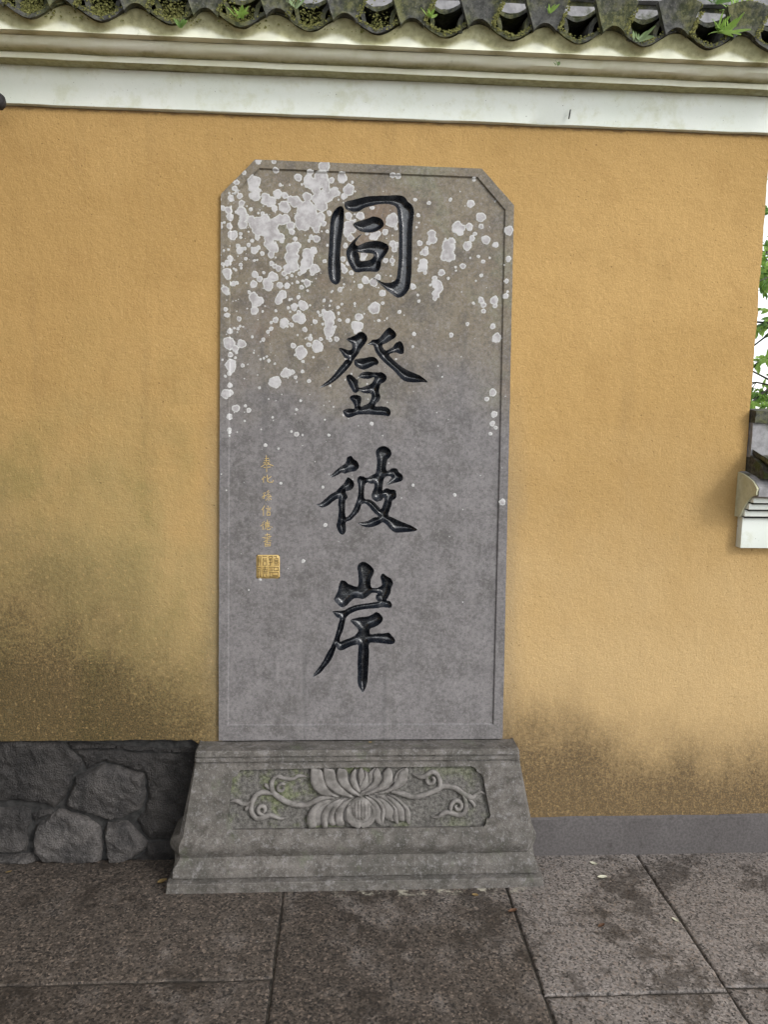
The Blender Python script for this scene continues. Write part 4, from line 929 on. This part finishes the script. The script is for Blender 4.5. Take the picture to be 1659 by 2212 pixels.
# seed pod with its ribs
pc = toP(za((1588, 598))); ex = toP(za((1745, 598)))[0]-pc[0]; ey = pc[1]-toP(za((1588, 765)))[1]
el = [(pc[0]+ex*math.cos(a), pc[1]+ey*math.sin(a)) for a in np.linspace(0, 2*PI, 40, False)]
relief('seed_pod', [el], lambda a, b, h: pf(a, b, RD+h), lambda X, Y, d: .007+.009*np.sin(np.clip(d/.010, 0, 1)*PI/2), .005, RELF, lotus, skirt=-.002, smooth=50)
el2 = [(pc[0]+ex*.70*math.cos(a), pc[1]+.14*ey+ey*.72*math.sin(a)) for a in np.linspace(0, 2*PI, 36, False)]
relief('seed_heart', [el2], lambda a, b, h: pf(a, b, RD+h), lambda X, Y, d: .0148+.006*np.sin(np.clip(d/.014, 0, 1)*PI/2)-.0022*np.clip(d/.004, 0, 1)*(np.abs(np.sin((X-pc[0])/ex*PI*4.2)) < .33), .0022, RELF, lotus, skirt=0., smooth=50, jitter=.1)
cres = [[(1500,690),(1530,720),(1570,735),(1600,715),(1600,700),(1570,712),(1535,700)]]
# scrolling stems
tap = lambda w_, e0=.5, e1=.25: (lambda u: w_*1.3*min(1, e0+u*6)*min(1, e1+(1-u)*3.0))
cst = lambda h: (lambda u: h*min(1, .45+(1-u)*3))
px = toP(za((1000, 500)))[0]-toP(za((0, 500)))[0]; px /= 1000
STEMS = [
 (za, 46, .012, [(1290,445),(1180,445),(1100,470),(1020,512),(950,530),(860,528),(780,508),(700,468),(640,425),(600,385),(582,330),(592,260),(622,218),(680,205),(730,232)]),
 (za, 30, .008, [(640,215),(720,228),(790,240),(840,232),(880,205),(930,202),(985,215)]),
 (za, 30, .010, [(735,300),(690,295),(655,320),(660,362),(700,368),(722,340),(700,325)]),
 (za, 44, .012, [(600,400),(540,392),(470,388),(405,420),(365,490),(350,560),(365,630),(420,680),(490,668),(560,645),(620,660),(680,685),(750,678)]),
 (za, 34, .011, [(500,640),(450,625),(430,590),(450,550),(490,545),(510,580),(490,610),(465,598)]),
 (za, 36, .010, [(420,420),(370,475),(320,512),(260,518),(210,492),(165,485),(115,495)]),
 (za, 34, .009, [(340,520),(310,560),(280,600)]),
 (za, 34, .009, [(560,350),(530,320),(500,290)]),
 (zb, 46, .012, [(400,378),(520,405),(620,434),(700,434),(800,402),(900,360),(980,322),(1060,322),(1140,352),(1200,400),(1260,432),(1310,440),(1350,408),(1400,386),(1470,415)]),
 (zb, 42, .012, [(930,350),(945,290),(930,215),(895,170),(850,158),(810,180),(770,208),(720,212),(675,200),(630,178)]),
 (zb, 34, .011, [(800,210),(795,255),(825,290),(865,280),(880,245),(862,222),(838,235)]),
 (zb, 42, .012, [(1205,420),(1232,490),(1238,560),(1212,620),(1155,645),(1090,625),(1030,612),(970,630),(920,668),(850,668)]),
 (zb, 36, .011, [(1060,615),(1070,540),(1105,490),(1155,485),(1188,525),(1175,570),(1140,580),(1120,548),(1140,535)]),
 (zb, 30, .009, [(1260,455),(1300,490),(1325,520),(1330,568)])]
for zf, wd, ht, P_ in STEMS:
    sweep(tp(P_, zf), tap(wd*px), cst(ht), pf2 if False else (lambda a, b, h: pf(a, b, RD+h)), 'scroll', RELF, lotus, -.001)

# ------------------------------------------------------------------ timber end at the left edge
V = []; F = []; na = 18; c0 = onY(-2, 214, -.10)
for i, (x, r_) in enumerate(((c0.x-.9, .024), (c0.x+.002, .023), (c0.x+.012, .015), (c0.x+.015, .007))):
    for k in range(na):
        a = 2*PI*k/na; V.append((x, -.10+r_*math.cos(a), c0.z-.006+r_*math.sin(a)))
for i in range(3):
    for k in range(na): F.append((i*na+k, i*na+(k+1) % na, (i+1)*na+(k+1) % na, (i+1)*na+k))
F += [tuple(range(na)), tuple(3*na+k for k in reversed(range(na)))]
timber_blocker = thing('timber_and_blocker', 'dark round timber end poking in at the left edge under the frieze, with added unseen parts that shade the left', 'timber_and_blocker')
fixn(mesh('timber', V, F, WOOD, timber_blocker, 40))
V = []; F = []; box(-2.3, -2.05, -4.2, -.34, -.02, 3.0, V, F); mesh('blocker_wall', V, F, PLASTER, timber_blocker)  # unseen wall, posts and roof added to shade the left side
for yy in (-.45, -2.2, -4.0):
    V = []; F = []
    limb0 = [(-1.72+.10*math.cos(2*PI*k/16), yy+.10*math.sin(2*PI*k/16)) for k in range(16)]
    V += [(a, b, 0.0) for a, b in limb0]+[(a, b, 2.98) for a, b in limb0]; F += [(k, (k+1) % 16, 16+(k+1) % 16, 16+k) for k in range(16)]+[tuple(range(16)), tuple(range(16, 32))]
    fixn(mesh('blocker_post', V, F, WOOD, timber_blocker, 40))
V = []; F = []; V += [(-3.2, -4.4, 3.75), (-1.25, -4.4, 2.98), (-1.25, -.30, 2.98), (-3.2, -.30, 3.75), (-3.2, -4.4, 3.85), (-1.25, -4.4, 3.08), (-1.25, -.30, 3.08), (-3.2, -.30, 3.85)]
F += [(0, 1, 2, 3), (4, 7, 6, 5), (0, 4, 5, 1), (1, 5, 6, 2), (2, 6, 7, 3), (3, 7, 4, 0)]; fixn(mesh('roof', V, F, TILE, timber_blocker))  # added roof, out of view, keeps sky light off the left

# ------------------------------------------------------------------ moss and weeds on the coping
V = []; F = []
def clump(P, r):
    r *= rnd.uniform(.35, .8); s = len(V); k = 5; off = rnd.random()*6
    V.append((P[0], P[1]-r*.5, P[2]+r*.5))
    for i in range(k):
        a = off+2*PI*i/k; q = r*rnd.uniform(.6, 1.2); V.append((P[0]+q*math.cos(a), P[1]-r*.1+rnd.uniform(-.3, .3)*r, P[2]+q*.7*math.sin(a)))
    for i in range(k): F.append((s, s+1+i, s+1+(i+1) % k))
for k in range(k0, k1+1):
    xc = X0W+k*PER
    if xc < -1.6: continue
    dens = rnd.uniform(.5, 1.3)
    for q in range(int(2.2*150*dens)):       # lip of the trough
        x = xc+PER/2+rnd.uniform(-.5, .5)*PER*.9; clump((x, -.171+rnd.uniform(-.003, .01), ZW+wv(x)+rnd.uniform(.004, .016)), rnd.uniform(.0022, .0058))
    for q in range(int(2.2*130*dens)):       # top and flank of the end tile
        u = rnd.uniform(-.3, 1.0); x = xc+u*.062; clump((x, -.184+rnd.uniform(-.006, .016), ZW+AW+.064+(1-u*u)*.015+rnd.gauss(0, .003)), rnd.uniform(.0022, .0062))
    for q in range(int(2.2*110*dens)):
        t = rnd.random(); clump((xc+.034+.028*t+rnd.uniform(-.007, .006), -.182+rnd.uniform(-.008, .01), ZW+AW-.012+.062*t), rnd.uniform(.0022, .0062))
    if xc < .0:
        for q in range(int(1000*min(1., .25-xc))):
            x = xc+PER/2+rnd.gauss(0, .032); clump((x, -.150+rnd.uniform(-.012, .02), ZW-.012+abs(rnd.gauss(0, .030))), rnd.uniform(.0025, .0065))
    for q in range(60):
        x = xc+rnd.uniform(-.5, .5)*PER; clump((x, -.035+rnd.uniform(-.01, .0), 2.655+rnd.uniform(-.004, .008)), rnd.uniform(.002, .005))
mo = mesh('moss', V, F, MOSSM, wall); mo['kind'] = 'stuff'
def leafblade(base, dirv, L, wd, V, F, bend=.3, ns=4):
    d = Vector(dirv).normalized(); side = d.cross(Vector((.2, -1, .3))).normalized(); s = len(V); b = Vector(base)
    for i in range(ns+1):
        t = i/ns; wv_ = wd*math.sin(PI*min(1, .12+t*.88))**.7*(1 if i < ns else .0)
        c = b+d*(L*t)+Vector((0, -.15, -bend))*(L*t*t)
        V.append(tuple(c+side*wv_/2)); V.append(tuple(c-side*wv_/2+Vector((0, -.002, .002))))
    for i in range(ns): F.append((s+2*i, s+2*i+1, s+2*i+3, s+2*i+2))
def weed(u, v, y, n, L, wd, label, mat=WEEDM, spread=1.0):
    P = onY(u, v, y); V = []; F = []
    for i in range(n):
        a = rnd.uniform(-1.25, 1.25)*spread; leafblade((rnd.uniform(-.006, .006)*n/6, rnd.uniform(-.004, .004), 0), (math.sin(a), rnd.uniform(-.7, .1), math.cos(a)), L*rnd.uniform(.6, 1.1), wd*rnd.uniform(.7, 1.2), V, F, rnd.uniform(0, .5))
    o = mesh('weed', V, F, mat, None, 60); o.location = P
    return tag(o, label, 'weed', 'weeds growing on the tiled coping')
weed(1375, 90, -.185, 9, .045, .009, 'pale rosette of narrow leaves in front of a dark tile hollow near the right')
weed(1560, 70, -.185, 22, .055, .008, 'largest leafy weed, dense and green, hanging over the tiles near the right corner', LEAFG, 1.3)
weed(1590, 30, -.10, 16, .06, .010, 'weed clump on the ridge just above the largest leafy weed', LEAFG, 1.3)
weed(1545, 8, -.05, 10, .05, .01, 'tuft at the very top edge, left of the ridge clump', LEAFD)
weed(928, 37, -.19, 6, .028, .006, 'small bright sprig on top of a carved end tile right of centre', LEAFG)
weed(518, 40, -.185, 12, .045, .007, 'yellow-green tuft in the trough left of centre, above the tablet corner', LEAFG)
weed(635, 20, -.185, 8, .04, .006, 'green tuft between two end tiles just left of centre')
weed(1185, 28, -.19, 5, .03, .006, 'tiny two-leaved sprig at the left of a beaded end tile', LEAFG)
weed(390, 60, -.185, 7, .03, .006, 'low dull tuft in the second dark trough from the left', LEAFD)
weed(1205, 142, -.178, 5, .016, .007, 'tiny white-green seedling at the lip of a trough right of centre', WEEDM)
weed(1320, 28, -.06, 6, .05, .005, 'thin upright stalks against the grey ridge right of centre', LEAFG, .5)

# ------------------------------------------------------------------ fallen leaves
def fallen(u, v, L, wd, rot, mat, label, z=.003):
    P = onZ(u, v, z); V = []; F = []; n = 7
    for i in range(n):
        t = i/(n-1); w_ = wd*math.sin(PI*(.04+.92*t))**.8
        for a in (-1, -.5, 0, .5, 1): V.append((L*(t-.5), a*w_/2, .25*w_*a*a+.10*L*(t-.5)**2*4))
    for i in range(n-1):
        for j in range(4): F.append((i*5+j, i*5+j+1, i*5+j+6, i*5+j+5))
    o = mesh('fallen_leaf', V, F, mat, None, 60); o.location = P; o.rotation_euler = (rnd.uniform(-.15, .15), rnd.uniform(-.1, .1), rot)
    return tag(o, label, 'leaf', 'fallen leaves on the paving')
fallen(350, 1905, .032, .022, .6, LY, 'orange-yellow dry leaf in the shade beside the left corner of the pedestal')
fallen(1302, 1896, .036, .018, .2, LP, 'largest pale leaf on the paving right of the pedestal')
fallen(1283, 1866, .026, .014, -.6, LP, 'small pale leaf close to the grey footing, behind the largest pale leaf')
fallen(1108, 1968, .032, .014, .3, LB, 'reddish brown leaf lying on the joint in front of the right pedestal corner')
fallen(1460, 1988, .024, .010, -.9, LP, 'thin pale leaf sliver on the diagonal joint at the right')
fallen(1300, 2000, .026, .014, .5, LB, 'brown leaf in the middle of the right paving slab')
fallen(1027, 1934, .022, .012, -.3, LY, 'small tan leaf just in front of the pedestal, right of centre')
fallen(745, 1921, .018, .008, .9, LY, 'tiny tan leaf touching the front edge of the pedestal')
fallen(408, 1924, .024, .006, .1, LEAFG, 'green leaf sliver at the front left foot of the pedestal')
fallen(18, 1884, .02, .008, .3, LY, 'small yellow leaf at the far left by the rubble footing')
P = onY(800, 1604, -.03); lf = fallen(800, 1604, .014, .007, .2, LY, 'tiny yellow leaf on the pedestal ledge under the tablet'); lf.location = (P.x, -.035, .4335)
# dead insect / stick marks: short dark splinter on the frieze
V = []; F = []; P = onY(1231, 247, -.031); box(-.0016, .0016, -.003, .002, -.013, .013, V, F)
sp_ = mesh('splinter', V, F, WOOD); sp_.location = P; sp_.rotation_euler = (0, math.radians(8), 0); tag(sp_, 'thin dark splinter stuck on the white frieze right of centre', 'splinter')

# ------------------------------------------------------------------ the tree beyond the low wall
tx, ty = 5.15, 5.5
tree = thing('broadleaf_tree', 'bright green broadleaf tree with thin twigs beyond the low wall at the right edge', 'tree', (tx, ty, -.05))
def limb(P, r0, r1, V, F, na=7):
    P = [Vector(p) for p in P]; s = len(V); n = len(P)
    for i, p in enumerate(P):
        t = (P[min(i+1, n-1)]-P[max(i-1, 0)]).normalized(); a = t.orthogonal().normalized(); b = t.cross(a); r_ = r0+(r1-r0)*i/(n-1)
        for k in range(na): q = 2*PI*k/na; V.append(tuple(p+a*(r_*math.cos(q))+b*(r_*math.sin(q))))
    for i in range(n-1):
        for k in range(na): F.append((s+i*na+k, s+i*na+(k+1) % na, s+(i+1)*na+(k+1) % na, s+(i+1)*na+k))
V = []; F = []
limb([(0, 0, -.1), (.03, .02, .8), (-.05, .0, 1.6), (-.1, -.05, 2.6), (0, 0, 4.2)], .11, .04, V, F, 10)
fixn(mesh('trunk', V, F, BARK, tree, 60))
V = []; F = []; LV_ = []; LF_ = []; LV2 = []; LF2 = []
def leafquad(p, d, L, wd, V, F):
    d = d.normalized(); s_ = d.cross(Vector((rnd.uniform(-1, 1), rnd.uniform(-1, 1), rnd.uniform(-.2, 1.4)))).normalized(); nn = s_.cross(d); s = len(V)
    V += [tuple(p), tuple(p+d*L*.35+s_*wd*.5+nn*wd*.1), tuple(p+d*L*.7+s_*wd*.4+nn*wd*.08), tuple(p+d*L-nn*wd*.12), tuple(p+d*L*.7-s_*wd*.4+nn*wd*.08), tuple(p+d*L*.35-s_*wd*.5+nn*wd*.1), tuple(p+d*L*.5)]
    F += [(s, s+1, s+6), (s+1, s+2, s+6), (s+2, s+3, s+6), (s+3, s+4, s+6), (s+4, s+5, s+6), (s+5, s, s+6)]
for b in range(62):
    a = rnd.uniform(0, 2*PI); z0 = rnd.uniform(1.3, 3.9); R_ = rnd.uniform(.9, 1.9)
    if b < 40: a = math.radians(rnd.uniform(195, 280)); R_ = rnd.uniform(1.1, 2.3); z0 = 1.1+b*.085
    P = [Vector((0, 0, z0))]
    dirv = Vector((math.cos(a), math.sin(a), rnd.uniform(.0, .45)))
    for i in range(5):
        dirv = (dirv+Vector((rnd.uniform(-.3, .3), rnd.uniform(-.3, .3), rnd.uniform(-.28, .15)))).normalized(); P.append(P[-1]+dirv*R_/5)
    limb(P, .016, .004, V, F, 5)
    for i in range(2, 6):
        for q in range(2):
            d2 = (dirv+Vector((rnd.uniform(-1, 1), rnd.uniform(-1, 1), rnd.uniform(-.7, .5)))).normalized(); T_ = [P[i], P[i]+d2*.16, P[i]+d2*.30+Vector((0, 0, -.03))]
            limb(T_, .0055, .002, V, F, 4)
            for e in range(11):
                p = P[i]+d2*rnd.uniform(.04, .32); dl = d2+Vector((rnd.uniform(-1, 1), rnd.uniform(-1, 1), rnd.uniform(-.9, .5)))
                tgt = (LV_, LF_) if rnd.random() < .62 else (LV2, LF2)
                leafquad(p, dl, rnd.uniform(.08, .15), rnd.uniform(.04, .065), *tgt)
fixn(mesh('limbs', V, F, BARK, tree, 60))
mesh('crown', LV_, LF_, LEAFG, tree)
mesh('crown', LV2, LF2, LEAFD, tree)
